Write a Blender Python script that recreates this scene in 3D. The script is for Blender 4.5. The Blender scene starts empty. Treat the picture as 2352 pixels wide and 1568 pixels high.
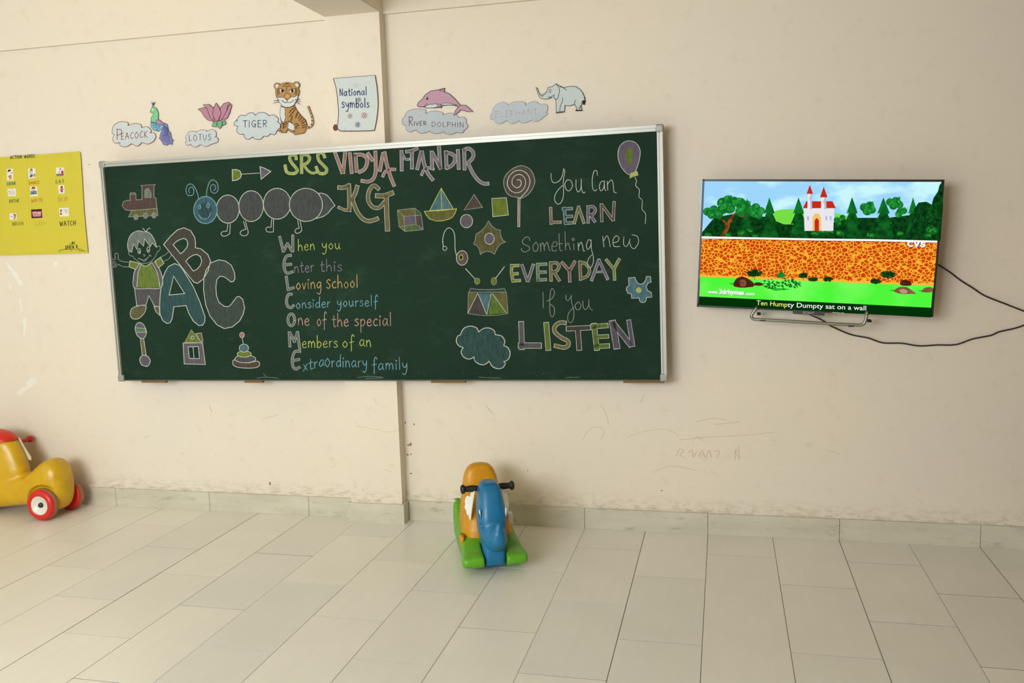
import bpy, bmesh, math, random
from mathutils import Vector, Matrix, geometry
random.seed(4)
C = bpy.context.scene.collection
V = Vector

# ------------------------------------------------------------------ camera
CX, CY, CZ = 0.68984, -4.2777, 1.48368
YAW, PITCH, ROLL, FPX = -0.23898, -0.11944, -0.03162, 2015.51287
_fw = V((math.sin(YAW)*math.cos(PITCH), math.cos(YAW)*math.cos(PITCH), math.sin(PITCH)))
_r0 = V((math.cos(YAW), -math.sin(YAW), 0)); _u0 = _r0.cross(_fw)
_R = _r0*math.cos(ROLL) + _u0*math.sin(ROLL)
_U = -_r0*math.sin(ROLL) + _u0*math.cos(ROLL)
CAMP = V((CX, CY, CZ))
cam = bpy.data.cameras.new('camera'); cam.sensor_width = 36.0; cam.lens = 36.0*FPX/2352.0
cam.clip_start = 0.05
co = bpy.data.objects.new('camera', cam); C.objects.link(co)
M = Matrix((( _R.x, _U.x, -_fw.x, CX), (_R.y, _U.y, -_fw.y, CY), (_R.z, _U.z, -_fw.z, CZ), (0, 0, 0, 1)))
co.matrix_world = M
sc = bpy.context.scene; sc.camera = co
sc.view_settings.view_transform = 'Standard'; sc.view_settings.look = 'None'
sc.view_settings.exposure = 0.0; sc.view_settings.gamma = 1.0; sc.view_settings.use_curve_mapping = False
try:
    sc.cycles.use_denoising = True; sc.cycles.max_bounces = 8; sc.cycles.diffuse_bounces = 6
    sc.cycles.caustics_reflective = False; sc.cycles.caustics_refractive = False
except Exception: pass

# ------------------------------------------------------------------ world and daylight
w = bpy.data.worlds.new('sky'); sc.world = w; w.use_nodes = True
w.node_tree.nodes['Background'].inputs[0].default_value = (0.80, 0.90, 1.0, 1)
w.node_tree.nodes['Background'].inputs[1].default_value = 1.0
def daylight(name, loc, target, sx, sz, power, col):
    l = bpy.data.lights.new(name, 'AREA'); l.shape = 'RECTANGLE'; l.size = sx; l.size_y = sz
    l.energy = power; l.color = col
    o = bpy.data.objects.new(name, l); C.objects.link(o); o.location = loc
    o.rotation_euler = (V(target)-V(loc)).to_track_quat('-Z', 'Z').to_euler()
    return o
daylight('window_daylight', (-4.22, -1.75, 1.70), (0, -1.75, 1.70), 1.5, 1.3, 3.5, (0.84, 0.95, 1.0))
daylight('window_daylight', (-4.22, -4.20, 1.70), (0, -4.20, 1.70), 1.5, 1.3, 3.5, (0.84, 0.95, 1.0))
daylight('window_daylight', (-1.80, -6.40, 2.05), (-1.75, 0, 2.0), 2.8, 1.5, 244, (0.90, 0.962, 0.995))

# ------------------------------------------------------------------ materials
def lin1(c):
    c /= 255.0
    return c/12.92 if c <= 0.04045 else ((c+0.055)/1.055)**2.4
def lin(rgb, k=1.0): return tuple(min(0.95, lin1(c)*k) for c in rgb) + (1,)
MATS = {}
def nodes(name):
    m = bpy.data.materials.new(name); m.use_nodes = True
    return m, m.node_tree.nodes, m.node_tree.links, m.node_tree.nodes['Principled BSDF']
def mix(N, L, fac, a, b):
    n = N.new('ShaderNodeMix'); n.data_type = 'RGBA'
    for sock, val in ((n.inputs[0], fac), (n.inputs[6], a), (n.inputs[7], b)):
        if hasattr(val, 'is_linked'): L.new(val, sock)
        else: sock.default_value = val
    return n.outputs[2]
def noise(N, L, scale, detail=4, stretch=None, rough=0.55, geo=False):
    n = N.new('ShaderNodeTexNoise'); n.inputs['Scale'].default_value = scale; n.inputs['Detail'].default_value = detail
    n.inputs['Roughness'].default_value = rough
    t = N.new('ShaderNodeTexCoord'); out = t.outputs['Object']
    if geo:
        g = N.new('ShaderNodeNewGeometry'); out = g.outputs['Position']
    if stretch:
        mp = N.new('ShaderNodeMapping'); mp.inputs['Scale'].default_value = stretch
        L.new(out, mp.inputs[0]); out = mp.outputs[0]
    L.new(out, n.inputs['Vector'])
    return n.outputs['Fac']
def ramp(N, L, src, a, b, lo=0.0, hi=1.0):
    n = N.new('ShaderNodeMapRange'); n.inputs['From Min'].default_value = a; n.inputs['From Max'].default_value = b
    n.inputs['To Min'].default_value = lo; n.inputs['To Max'].default_value = hi
    L.new(src, n.inputs['Value']); return n.outputs['Result']
def math_(N, L, op, a, b):
    n = N.new('ShaderNodeMath'); n.operation = op
    for s, v in ((n.inputs[0], a), (n.inputs[1], b)):
        if hasattr(v, 'is_linked'): L.new(v, s)
        else: s.default_value = v
    return n.outputs[0]
def bump(N, L, bs, h, strength, dist=0.01):
    b = N.new('ShaderNodeBump'); b.inputs['Strength'].default_value = strength; b.inputs['Distance'].default_value = dist
    L.new(h, b.inputs['Height']); L.new(b.outputs[0], bs.inputs['Normal'])
def plain(name, rgb, rough=0.5, metal=0.0, var=0.06, scale=30, k=1.0, spec=0.5):
    key = (name, tuple(rgb), rough, metal)
    if key in MATS: return MATS[key]
    m, N, L, bs = nodes(name)
    c = lin(rgb, k); a = tuple(x*(1-var) for x in c[:3])+(1,); b = tuple(min(1, x*(1+var)) for x in c[:3])+(1,)
    L.new(mix(N, L, noise(N, L, scale), a, b), bs.inputs['Base Color'])
    bs.inputs['Roughness'].default_value = rough; bs.inputs['Metallic'].default_value = metal
    bs.inputs['Specular IOR Level'].default_value = spec
    MATS[key] = m; return m
BOARD = (23, 47, 34)
def chalk(rgb, dense=0.75):
    key = ('chalk', tuple(rgb), dense)
    if key in MATS: return MATS[key]
    m, N, L, bs = nodes('chalk')
    g_ = sum(rgb)/3.0
    if max(rgb)-min(rgb) > 6:
        rgb = tuple(g_+(x-g_)*.80 for x in rgb)
    if dense < .84: rgb = tuple(x*.85 for x in rgb)
    n = noise(N, L, 26, 5, (3.0, 1, 0.9), 0.7)
    f = ramp(N, L, n, 0.28, 0.72, dense-0.30, min(1.0, dense+0.30))
    L.new(mix(N, L, f, lin(BOARD), lin(rgb)), bs.inputs['Base Color'])
    bs.inputs['Roughness'].default_value = 0.95; bs.inputs['Specular IOR Level'].default_value = 0.1
    MATS[key] = m; return m
def paper(rgb, var=0.05): return plain('paper', rgb, 0.85, 0, var, 60, 1.0, 0.2)
def ink(rgb): return plain('ink', rgb, 0.7, 0, 0.12, 90, 1.0, 0.2)
def glow(rgb, rgb2=None, scale=8, k=0.97, stretch=None, lo=.35, hi=.65):
    key = ('glow', tuple(rgb), rgb2, scale)
    if key in MATS: return MATS[key]
    m, N, L, bs = nodes('lit_screen')
    c = tuple(lin1(x)*k for x in rgb)+(1,)
    bs.inputs['Base Color'].default_value = (0, 0, 0, 1); bs.inputs['Roughness'].default_value = 0.6
    bs.inputs['Specular IOR Level'].default_value = 0.0
    bs.inputs['Emission Strength'].default_value = 1.0
    if rgb2:
        c2 = tuple(lin1(x)*k for x in rgb2)+(1,)
        f = ramp(N, L, noise(N, L, scale, 3, stretch), lo, hi)
        L.new(mix(N, L, f, c, c2), bs.inputs['Emission Color'])
    else: bs.inputs['Emission Color'].default_value = c
    MATS[key] = m; return m

# ------------------------------------------------------------------ object helpers
def link(name, me, parent=None):
    o = bpy.data.objects.new(name, me); C.objects.link(o)
    if parent is not None: o.parent = parent
    return o
def tag(o, label=None, cat=None, group=None, kind=None):
    for k, v in (('label', label), ('category', cat), ('group', group), ('kind', kind)):
        if v: o[k] = v
    return o
def thing(name, label, cat, loc=(0, 0, 0), rz=0, group=None):
    o = bpy.data.objects.new(name, None); C.objects.link(o); o.location = loc; o.rotation_euler = (0, 0, rz)
    o.empty_display_size = 0.05
    return tag(o, label, cat, group)
def from_bm(name, bm, mats, parent=None, smooth=False, off=None):
    if off is not None: bmesh.ops.translate(bm, verts=bm.verts, vec=-V(off))
    bmesh.ops.recalc_face_normals(bm, faces=bm.faces)
    me = bpy.data.meshes.new(name); bm.to_mesh(me); bm.free()
    if not isinstance(mats, (list, tuple)): mats = [mats]
    for m in mats: me.materials.append(m)
    if smooth:
        for p in me.polygons: p.use_smooth = True
    return link(name, me, parent)
def box(bm, lo, hi, mi=0):
    vs = [bm.verts.new((x, y, z)) for x in (lo[0], hi[0]) for y in (lo[1], hi[1]) for z in (lo[2], hi[2])]
    for f in ((0, 1, 3, 2), (4, 6, 7, 5), (0, 4, 5, 1), (2, 3, 7, 6), (0, 2, 6, 4), (1, 5, 7, 3)):
        fc = bm.faces.new([vs[i] for i in f]); fc.material_index = mi
    return vs
def bevel(bm, w, seg=2):
    bmesh.ops.bevel(bm, geom=bm.edges[:], offset=w, segments=seg, affect='EDGES', profile=0.5)
def box_obj(name, lo, hi, mat, parent=None, bev=0, off=None):
    bm = bmesh.new(); box(bm, lo, hi)
    bmesh.ops.recalc_face_normals(bm, faces=bm.faces)
    if bev: bevel(bm, bev)
    return from_bm(name, bm, mat, parent, False, off)
def loft(bm, secs, n=28, mi=0):
    """secs: (centre, half axis A, half axis B, exponent); caps both ends"""
    rings = []
    for c, a, b, e in secs:
        c, a, b = V(c), V(a), V(b); ring = []
        for i in range(n):
            t = 2*math.pi*i/n; ct, st = math.cos(t), math.sin(t)
            ring.append(bm.verts.new(c + a*(math.copysign(abs(ct)**(2/e), ct)) + b*(math.copysign(abs(st)**(2/e), st))))
        rings.append(ring)
    for r1, r2 in zip(rings, rings[1:]):
        for i in range(n):
            f = bm.faces.new((r1[i], r1[(i+1) % n], r2[(i+1) % n], r2[i])); f.material_index = mi
    for r in (rings[0], rings[-1]):
        f = bm.faces.new(r); f.material_index = mi
def tube(bm, pts, rad, n=10, mi=0):
    pts = [V(p) for p in pts]; rads = rad if isinstance(rad, (list, tuple)) else [rad]*len(pts)
    up = V((0, 0, 1)); rings = []
    for i, p in enumerate(pts):
        d = (pts[min(i+1, len(pts)-1)]-pts[max(i-1, 0)]).normalized()
        a = d.cross(up)
        if a.length < 1e-3: a = d.cross(V((1, 0, 0)))
        a.normalize(); b = a.cross(d).normalized()
        rings.append([bm.verts.new(p + (a*math.cos(2*math.pi*k/n)+b*math.sin(2*math.pi*k/n))*rads[i]) for k in range(n)])
    for r1, r2 in zip(rings, rings[1:]):
        for i in range(n):
            f = bm.faces.new((r1[i], r1[(i+1) % n], r2[(i+1) % n], r2[i])); f.material_index = mi
    for r in (rings[0], rings[-1]):
        f = bm.faces.new(r); f.material_index = mi
def ellipsoid(bm, c, r, mi=0, u=20, v=12):
    ret = bmesh.ops.create_uvsphere(bm, u_segments=u, v_segments=v, radius=1.0)
    for x in ret['verts']: x.co = V((x.co.x*r[0]+c[0], x.co.y*r[1]+c[1], x.co.z*r[2]+c[2]))
def lathe(bm, prof, c, axis, n=32, mi=None):
    """prof: (radius, along) revolved about axis through c"""
    ax = V(axis).normalized(); a = ax.cross(V((0, 0, 1)) if abs(ax.z) < .9 else V((1, 0, 0))).normalized(); b = ax.cross(a)
    rings = [[bm.verts.new(V(c)+ax*h+(a*math.cos(2*math.pi*k/n)+b*math.sin(2*math.pi*k/n))*max(r, 1e-5)) for k in range(n)] for r, h in prof]
    for j, (r1, r2) in enumerate(zip(rings, rings[1:])):
        for i in range(n):
            f = bm.faces.new((r1[i], r1[(i+1) % n], r2[(i+1) % n], r2[i]))
            if mi: f.material_index = mi[j]
def moulded(name, bm, mat, parent, voxel=0.006, smooth=6, cut=None):
    """fuse overlapping shapes into one blow-moulded skin"""
    me = bpy.data.meshes.new(name); bmesh.ops.recalc_face_normals(bm, faces=bm.faces); bm.to_mesh(me); bm.free()
    t = link('temporary', me); m = t.modifiers.new('r', 'REMESH'); m.mode = 'VOXEL'; m.voxel_size = voxel
    co_ = None
    if cut is not None:
        cm = bpy.data.meshes.new('c'); bmesh.ops.recalc_face_normals(cut, faces=cut.faces); cut.to_mesh(cm); cut.free()
        co_ = link('temporary_cut', cm)
        b = t.modifiers.new('b', 'BOOLEAN'); b.operation = 'DIFFERENCE'; b.object = co_; b.solver = 'EXACT'
        r2 = t.modifiers.new('r2', 'REMESH'); r2.mode = 'VOXEL'; r2.voxel_size = voxel
    s = t.modifiers.new('s', 'SMOOTH'); s.iterations = smooth; s.factor = 0.5
    dg = bpy.context.evaluated_depsgraph_get(); dg.update()
    out = bpy.data.meshes.new_from_object(t.evaluated_get(dg)); out.name = name
    bpy.data.objects.remove(t)
    if co_: bpy.data.objects.remove(co_)
    out.materials.clear(); out.materials.append(mat)
    for p in out.polygons: p.use_smooth = True
    return link(name, out, parent)

# ------------------------------------------------------------------ flat drawing on real surfaces
class Plane:
    def __init__(s, O, N): s.O, s.N = V(O), V(N).normalized()
    def hit(s, px, py, h=0.0):
        d = _fw + _R*((px-1176)/FPX) - _U*((py-784)/FPX)
        o = s.O + s.N*h
        return CAMP + d*((o-CAMP).dot(s.N)/d.dot(s.N))
def spline(p, closed=False, n=6):
    if len(p) < 3: return list(p)
    out = []; m = len(p)
    for i in range(m if closed else m-1):
        p0, p1, p2, p3 = (p[(i-1) % m], p[i], p[(i+1) % m], p[(i+2) % m]) if closed else (p[max(i-1, 0)], p[i], p[i+1], p[min(i+2, m-1)])
        if p1 == p2: continue
        if p0 == p1: p0 = p1
        for k in range(n):
            t = k/n
            out.append(tuple(0.5*((2*p1[j])+(-p0[j]+p2[j])*t+(2*p0[j]-5*p1[j]+4*p2[j]-p3[j])*t*t+(-p0[j]+3*p1[j]-3*p2[j]+p3[j])*t**3) for j in (0, 1)))
    if not closed: out.append(p[-1])
    return out
def ell(cx, cy, rx, ry, n=28, a0=0.0, a1=2*math.pi):
    full = abs(a1-a0) > 6.28
    m = n if full else n+1
    return [(cx+rx*math.cos(a0+(a1-a0)*i/n), cy+ry*math.sin(a0+(a1-a0)*i/n)) for i in range(m)]
class Draw:
    """ribbons and patches, each a thin layer on the plane; coordinates (u, v) of a crop with origin (x0, y0) and scale s"""
    STEP = 0.00007
    def __init__(s, plane, crop, h=0.0004):
        s.pl = plane; s.h = h; s.crop(crop); s.v = []; s.f = []; s.mi = []; s.mats = []
    def crop(s, c): s.x0, s.y0, s.s = c
    def P(s, p): return (s.x0+p[0]/s.s, s.y0+p[1]/s.s)
    def mat(s, m):
        if m not in s.mats: s.mats.append(m)
        return s.mats.index(m)
    def _add(s, pts, faces, m):
        b = len(s.v); i = s.mat(m)
        s.v += [s.pl.hit(x, y, s.h) for x, y in pts]
        for f in faces: s.f.append([b+k for k in f]); s.mi.append(i)
    def fill(s, poly, m, smooth=False, holes=()):
        polys = [spline(poly, True) if smooth else poly] + list(holes)
        polys = [[s.P(p) for p in q] for q in polys]
        flat = [p for q in polys for p in q]
        tris = geometry.tessellate_polygon([[V((x, y, 0)) for x, y in q] for q in polys])
        s._add(flat, tris, m); s.h += s.STEP; return s
    def stroke(s, pts, wpx, m, closed=False, smooth=True, step=True, taper=False):
        if closed and smooth: pts = spline(pts, True)
        elif smooth: pts = spline(pts)
        q = [s.P(p) for p in pts]
        q2 = [q[0]]
        for p in q[1:]:
            if (p[0]-q2[-1][0])**2+(p[1]-q2[-1][1])**2 > 0.01: q2.append(p)
        if closed and len(q2) > 2 and (q2[0][0]-q2[-1][0])**2+(q2[0][1]-q2[-1][1])**2 < 0.01: q2.pop()
        q = q2; n = len(q)
        if n < 2: return s
        L_, R_ = [], []
        for i in range(n):
            a = q[(i-1) % n] if (closed or i > 0) else q[i]; b = q[(i+1) % n] if (closed or i < n-1) else q[i]
            d1 = V((q[i][0]-a[0], q[i][1]-a[1])); d2 = V((b[0]-q[i][0], b[1]-q[i][1]))
            if d1.length < 1e-6: d1 = d2
            if d2.length < 1e-6: d2 = d1
            d1.normalize(); d2.normalize(); t = d1+d2
            if t.length < 0.2: t = d1
            t.normalize(); nr = V((-t.y, t.x)); k = 1.0/max(0.55, abs(nr.dot(V((-d1.y, d1.x)))))
            hw = wpx*0.5*k
            if taper: hw *= 0.35+0.65*math.sin(math.pi*min(1, (i+0.5)/n))
            ex = V((0, 0))
            if not closed and i == 0: ex = -d2*wpx*0.25
            if not closed and i == n-1: ex = d1*wpx*0.25
            L_.append((q[i][0]+nr.x*hw+ex.x, q[i][1]+nr.y*hw+ex.y)); R_.append((q[i][0]-nr.x*hw+ex.x, q[i][1]-nr.y*hw+ex.y))
        fs = []
        for i in range(n if closed else n-1):
            j = (i+1) % n; fs.append((i, j, n+j, n+i))
        s._add(L_+R_, fs, m)
        if step: s.h += s.STEP
        return s
    def shape(s, poly, fillm, edgem, wpx, smooth=False, holes=()):
        if fillm: s.fill(poly, fillm, smooth, holes)
        s.stroke(poly, wpx, edgem, True, smooth)
        for h in holes: s.stroke(h, wpx, edgem, True, False)
        return s
    def dot(s, x, y, rx, ry, fillm, edgem=None, wpx=1.2):
        e = ell(x, y, rx, ry)
        if fillm: s.fill(e, fillm)
        if edgem: s.stroke(e, wpx, edgem, True, False)
        return s
    def block(s, strokes, w_, fillm, edgem, e=1.1, smooth=True):
        """outlined block letter: every edge first, then every filling"""
        for st in strokes:
            s.stroke(st[0], st[1]/s.s if len(st) > 1 else w_/s.s, edgem, False, smooth, step=False)
        s.h += s.STEP
        for st in strokes:
            ww = (st[1] if len(st) > 1 else w_)/s.s
            p = st[0]; s.stroke(shrink(p, e*s.s*0.8), max(0.8, ww-2*e), fillm, False, smooth, step=False)
        s.h += s.STEP; return s
    def write(s, text, a, b, xh, m, wpx=1.6, capk=1.5, squash=1.0):
        wid = sum(FONT.get(c, (0.6, []))[0]+GAP for c in text)-GAP
        dx, dy = (b[0]-a[0])/wid, (b[1]-a[1])/wid
        x = 0.0
        for c in text:
            w0, sts = FONT.get(c, (0.6, []))
            k = capk if c.isupper() else 1.0
            jig = random.uniform(-.04, .04)
            for st in sts:
                s.stroke([(a[0]+(x+p[0])*dx, a[1]+(x+p[0])*dy-(p[1]*k+jig)*xh) for p in st], wpx*random.uniform(.85, 1.15), m, step=False)
            x += w0+GAP
        s.h += s.STEP; return s
    def text(s, body, a, b, hgt, m, bold=0.0, shear=0.0):
        cu = bpy.data.curves.new('t', 'FONT'); cu.body = body; cu.size = 1.0; cu.offset = bold; cu.resolution_u = 4
        o = link('t', cu); dg = bpy.context.evaluated_depsgraph_get(); dg.update()
        me = bpy.data.meshes.new_from_object(o.evaluated_get(dg)); bpy.data.objects.remove(o)
        xs = [v.co.x for v in me.vertices]; x0, x1 = min(xs), max(xs)
        ux, uy = (b[0]-a[0])/(x1-x0), (b[1]-a[1])/(x1-x0)
        ln = math.hypot(b[0]-a[0], b[1]-a[1]); nx, ny = (b[1]-a[1])/ln, -(b[0]-a[0])/ln
        pts = [s.P((a[0]+(v.co.x-x0)*ux+v.co.y*hgt*nx, a[1]+(v.co.x-x0)*uy+v.co.y*hgt*ny)) for v in me.vertices]
        s._add(pts, [list(p.vertices) for p in me.polygons], m); bpy.data.meshes.remove(me)
        s.h += s.STEP; return s
    def build(s, name, parent=None, thick=0.0, off=None):
        o = V(off) if off is not None else V((0, 0, 0))
        me = bpy.data.meshes.new(name); me.from_pydata([p-o for p in s.v], [], s.f)
        for m in s.mats: me.materials.append(m)
        for p, i in zip(me.polygons, s.mi): p.material_index = i
        me.update()
        bm = bmesh.new(); bm.from_mesh(me)
        for f in bm.faces:
            f.normal_update()
            if f.normal.dot(s.pl.N) < 0: f.normal_flip()
        bm.to_mesh(me); bm.free()
        return link(name, me, parent)
def shrink(p, d):
    if len(p) < 2: return p
    a, b = V(p[0]), V(p[1]); c, e = V(p[-1]), V(p[-2])
    q = list(p)
    if (b-a).length > d*1.5: q[0] = tuple(a+(b-a).normalized()*d)
    if (e-c).length > d*1.5: q[-1] = tuple(c+(e-c).normalized()*d)
    return q
def sheet(name, plane, crop, poly, mat, parent, smooth=False, lift=0.003, thick=0.0012, off=None):
    """a cut sheet of paper with real thickness, standing off the wall by lift"""
    x0, y0, s_ = crop; p = spline(poly, True) if smooth else poly
    px = [(x0+u/s_, y0+v/s_) for u, v in p]
    bm = bmesh.new(); n = len(px)
    top = [bm.verts.new(plane.hit(x, y, lift+thick)) for x, y in px]
    bot = [bm.verts.new(v.co - plane.N*thick) for v in top]
    for t in geometry.tessellate_polygon([[V((x, y, 0)) for x, y in px]]):
        try: bm.faces.new([top[i] for i in t]); bm.faces.new([bot[i] for i in reversed(t)])
        except ValueError: pass
    for i in range(n):
        try: bm.faces.new((top[i], bot[i], bot[(i+1) % n], top[(i+1) % n]))
        except ValueError: pass
    return from_bm(name, bm, mat, parent, False, off)

GAP = 0.22
def dd(*p):  # corner kept sharp: point twice
    return list(p)
FONT = {
 ' ': (.55, []),
 'a': (.8, [[(.66,.82),(.38,1),(.06,.5),(.25,.02),(.6,.4),(.68,.95)],[(.68,.95),(.66,.3),(.82,0)]]),
 'b': (.72, [[(.08,1.9),(.1,0)],[(.1,.55),(.4,.95),(.68,.5),(.42,.02),(.1,.1)]]),
 'c': (.62, [[(.6,.85),(.35,1),(.05,.5),(.28,.02),(.62,.15)]]),
 'd': (.76, [[(.62,.75),(.36,.95),(.05,.45),(.28,.02),(.66,.35)],[(.7,1.95),(.66,.9),(.72,0)]]),
 'e': (.7, [[(.08,.48),(.6,.6),(.42,1),(.08,.62),(.18,.08),(.45,0),(.7,.18)]]),
 'f': (.6, [[(.68,1.65),(.5,1.95),(.32,1.5),(.3,-.6)],[(.02,.75),(.65,.88)]]),
 'g': (.75, [[(.62,.85),(.35,1),(.06,.55),(.3,.1),(.6,.5)],[(.64,.98),(.66,-.3),(.42,-.85),(.08,-.6)]]),
 'h': (.74, [[(.06,1.95),(.08,0)],[(.08,.55),(.4,.98),(.62,.6),(.68,0)]]),
 'i': (.24, [[(.1,.95),(.12,0)],[(.13,1.45),(.06,1.36),(.13,1.27),(.2,1.36),(.13,1.45)]]),
 'l': (.26, [[(.1,1.95),(.14,0)]]),
 'm': (1.1, [[(.06,.98),(.08,0)],[(.08,.55),(.32,.98),(.5,.6),(.52,0)],[(.52,.55),(.78,.98),(.98,.6),(1.02,0)]]),
 'n': (.72, [[(.06,.98),(.08,0)],[(.08,.55),(.4,1),(.6,.6),(.68,0)]]),
 'o': (.72, [[(.4,1),(.06,.5),(.36,0),(.66,.5),(.34,1)]]),
 'p': (.72, [[(.08,1),(.12,-.9)],[(.1,.6),(.4,1),(.68,.55),(.4,.05),(.12,.15)]]),
 'r': (.5, [[(.06,.98),(.1,0)],[(.08,.5),(.25,.9),(.5,.92)]]),
 's': (.58, [[(.55,.85),(.3,1),(.1,.75),(.4,.5),(.55,.22),(.3,0),(.04,.12)]]),
 't': (.55, [[(.25,1.6),(.27,.2),(.45,0),(.6,.12)],[(0,1.0),(.55,1.05)]]),
 'u': (.76, [[(.06,.98),(.1,.3),(.36,0),(.6,.5),(.62,.98)],[(.62,.98),(.62,.3),(.78,0)]]),
 'v': (.62, [[(.04,1),(.3,0)],[(.3,0),(.6,1)]]),
 'w': (1.0, [[(.05,1),(.1,.2),(.3,0),(.5,.5),(.52,.8)],[(.52,.6),(.6,.1),(.8,.05),(.98,.6),(.9,1)]]),
 'x': (.62, [[(.05,1),(.6,0)],[(.6,1),(.02,-.05)]]),
 'y': (.72, [[(.05,1),(.12,.5),(.38,.3),(.6,.7)],[(.64,1),(.6,-.2),(.36,-.8),(.05,-.6)]]),
 'A': (.8, [[(.38,1),(.04,0)],[(.38,1),(.76,0)],[(.15,.38),(.64,.38)]]),
 'B': (.66, [[(.08,1),(.08,0)],[(.04,1),(.5,.9),(.5,.6),(.1,.54)],[(.1,.54),(.6,.42),(.58,.08),(.05,0)]]),
 'C': (.7, [[(.66,.86),(.4,1),(.06,.5),(.32,.02),(.68,.16)]]),
 'D': (.76, [[(.08,1),(.1,0)],[(.02,1),(.5,.92),(.72,.5),(.46,.06),(.04,0)]]),
 'E': (.62, [[(.08,1),(.08,0)],[(.06,1),(.58,1)],[(.08,.52),(.5,.52)],[(.06,0),(.6,0)]]),
 'G': (.78, [[(.68,.86),(.4,1),(.06,.5),(.34,.02),(.66,.3)],[(.4,.42),(.76,.44)],[(.66,.44),(.66,-.12)]]),
 'H': (.76, [[(.08,1),(.08,0)],[(.68,1),(.68,0)],[(.08,.5),(.68,.52)]]),
 'I': (.22, [[(.1,1),(.1,0)]]),
 'K': (.68, [[(.08,1),(.08,0)],[(.6,1),(.1,.45)],[(.1,.45),(.66,0)]]),
 'L': (.6, [[(.08,1),(.1,0)],[(.04,0),(.58,.02)]]),
 'N': (.76, [[(.08,0),(.08,1)],[(.08,1),(.66,0)],[(.68,0),(.68,1)]]),
 'O': (.82, [[(.42,1),(.06,.5),(.4,0),(.76,.5),(.38,1)]]),
 'P': (.66, [[(.1,1),(.1,0)],[(.02,1),(.56,.95),(.56,.55),(.1,.46)]]),
 'R': (.7, [[(.1,1),(.1,0)],[(.02,1),(.56,.95),(.54,.58),(.1,.5)],[(.2,.5),(.68,0)]]),
 'S': (.64, [[(.6,.86),(.34,1),(.08,.76),(.36,.52),(.58,.24),(.32,0),(.04,.14)]]),
 'T': (.7, [[(.02,1),(.68,1)],[(.36,1),(.36,0)]]),
 'U': (.74, [[(.08,1),(.1,.3),(.36,0),(.62,.3),(.66,1)]]),
 'V': (.7, [[(.02,1),(.34,0)],[(.34,0),(.66,1)]]),
 'W': (1.0, [[(.02,1),(.26,0)],[(.26,0),(.5,.8)],[(.5,.8),(.72,0)],[(.72,0),(.98,1)]]),
 'Y': (.7, [[(.02,1),(.34,.5)],[(.66,1),(.34,.5)],[(.34,.5),(.34,0)]]),
}

# ================================================================== SETTING
XL, XR, YB, ZC = -4.3, 2.06, -6.5, 3.0
def wall_mat():
    m, N, L, bs = nodes('cream_paint')
    c = mix(N, L, ramp(N, L, noise(N, L, 1.1, 3, geo=True), .35, .65), lin((225, 214, 197)), lin((221, 213, 200)))
    c = mix(N, L, ramp(N, L, noise(N, L, 14, 6, geo=True), .56, .74, 0, .35), c, lin((206, 194, 174)))
    # handled, scuffed lower wall: dirt flecks and smears
    g = N.new('ShaderNodeNewGeometry'); sx = N.new('ShaderNodeSeparateXYZ'); L.new(g.outputs['Position'], sx.inputs[0])
    low = ramp(N, L, sx.outputs['Z'], .95, .12)
    fl = ramp(N, L, noise(N, L, 9, 9, (1, 1, 1.3), .72, True), .60, .72)
    c = mix(N, L, math_(N, L, 'MULTIPLY', math_(N, L, 'MULTIPLY', fl, low), .38), c, lin((150, 134, 108)))
    edge = ramp(N, L, sx.outputs['Z'], .19, .10)
    fl2 = ramp(N, L, noise(N, L, 16, 8, (1, 1, 3), .75, True), .46, .64)
    c = mix(N, L, math_(N, L, 'MULTIPLY', math_(N, L, 'MULTIPLY', fl2, edge), .6), c, lin((142, 124, 96)))
    L.new(c, bs.inputs['Base Color']); bs.inputs['Roughness'].default_value = .62
    bs.inputs['Specular IOR Level'].default_value = .3
    bump(N, L, bs, noise(N, L, 40, 5, geo=True), .06)
    return m
WALL = wall_mat()
CEIL = plain('ceiling_paint', (240, 228, 205), .8, 0, .03, 2)
def structure(name, bm_or_box, mat):
    if isinstance(bm_or_box, tuple): o = box_obj(name, bm_or_box[0], bm_or_box[1], mat)
    else: o = from_bm(name, bm_or_box, mat)
    return tag(o, kind='structure')
wall = structure('wall_back', ((XL-.2, 0, -.02), (XR+.2, .2, ZC)), WALL)
structure('wall_right', ((XR, YB, -.02), (XR+.2, 0, ZC)), plain('low_bounce_brown', (112, 86, 56), .6, 0, .1, 3))  # unseen wall; its dark brown is made up to cut bounce light on the right
structure('ceiling', ((XL-.2, YB-.2, ZC), (XR+.2, .2, ZC+.15)), CEIL)
def pierced(name, axis, at, lo, hi, holes):
    """wall with window openings: holes are (a0, a1, z0, z1)"""
    bm = bmesh.new(); a = lo
    def bx(a0, a1, z0, z1):
        if axis == 'x': box(bm, (at-.2, a0, z0), (at, a1, z1))
        else: box(bm, (a0, at-.2, z0), (a1, at, z1))
    for a0, a1, z0, z1 in holes:
        bx(a, a0, -.02, ZC); bx(a0, a1, -.02, z0); bx(a0, a1, z1, ZC); a = a1
    bx(a, hi, -.02, ZC)
    return structure(name, bm, WALL)
LW = [(-5.0, -3.4, .95, 2.45), (-2.55, -.95, .95, 2.45)]
FWH = [(-3.3, -.3, 1.25, 2.85)]
pierced('wall_left', 'x', XL, YB, 0, LW)
pierced('wall_front', 'y', YB, XL, XR, FWH)
FRAME = plain('window_paint', (120, 96, 70), .5)
GLASS, gN, gL, gB = nodes('window_glass'); gB.inputs['Transmission Weight'].default_value = 1; gB.inputs['Roughness'].default_value = 0
gB.inputs['Base Color'].default_value = (.97, .99, 1, 1)
k = 0
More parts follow.
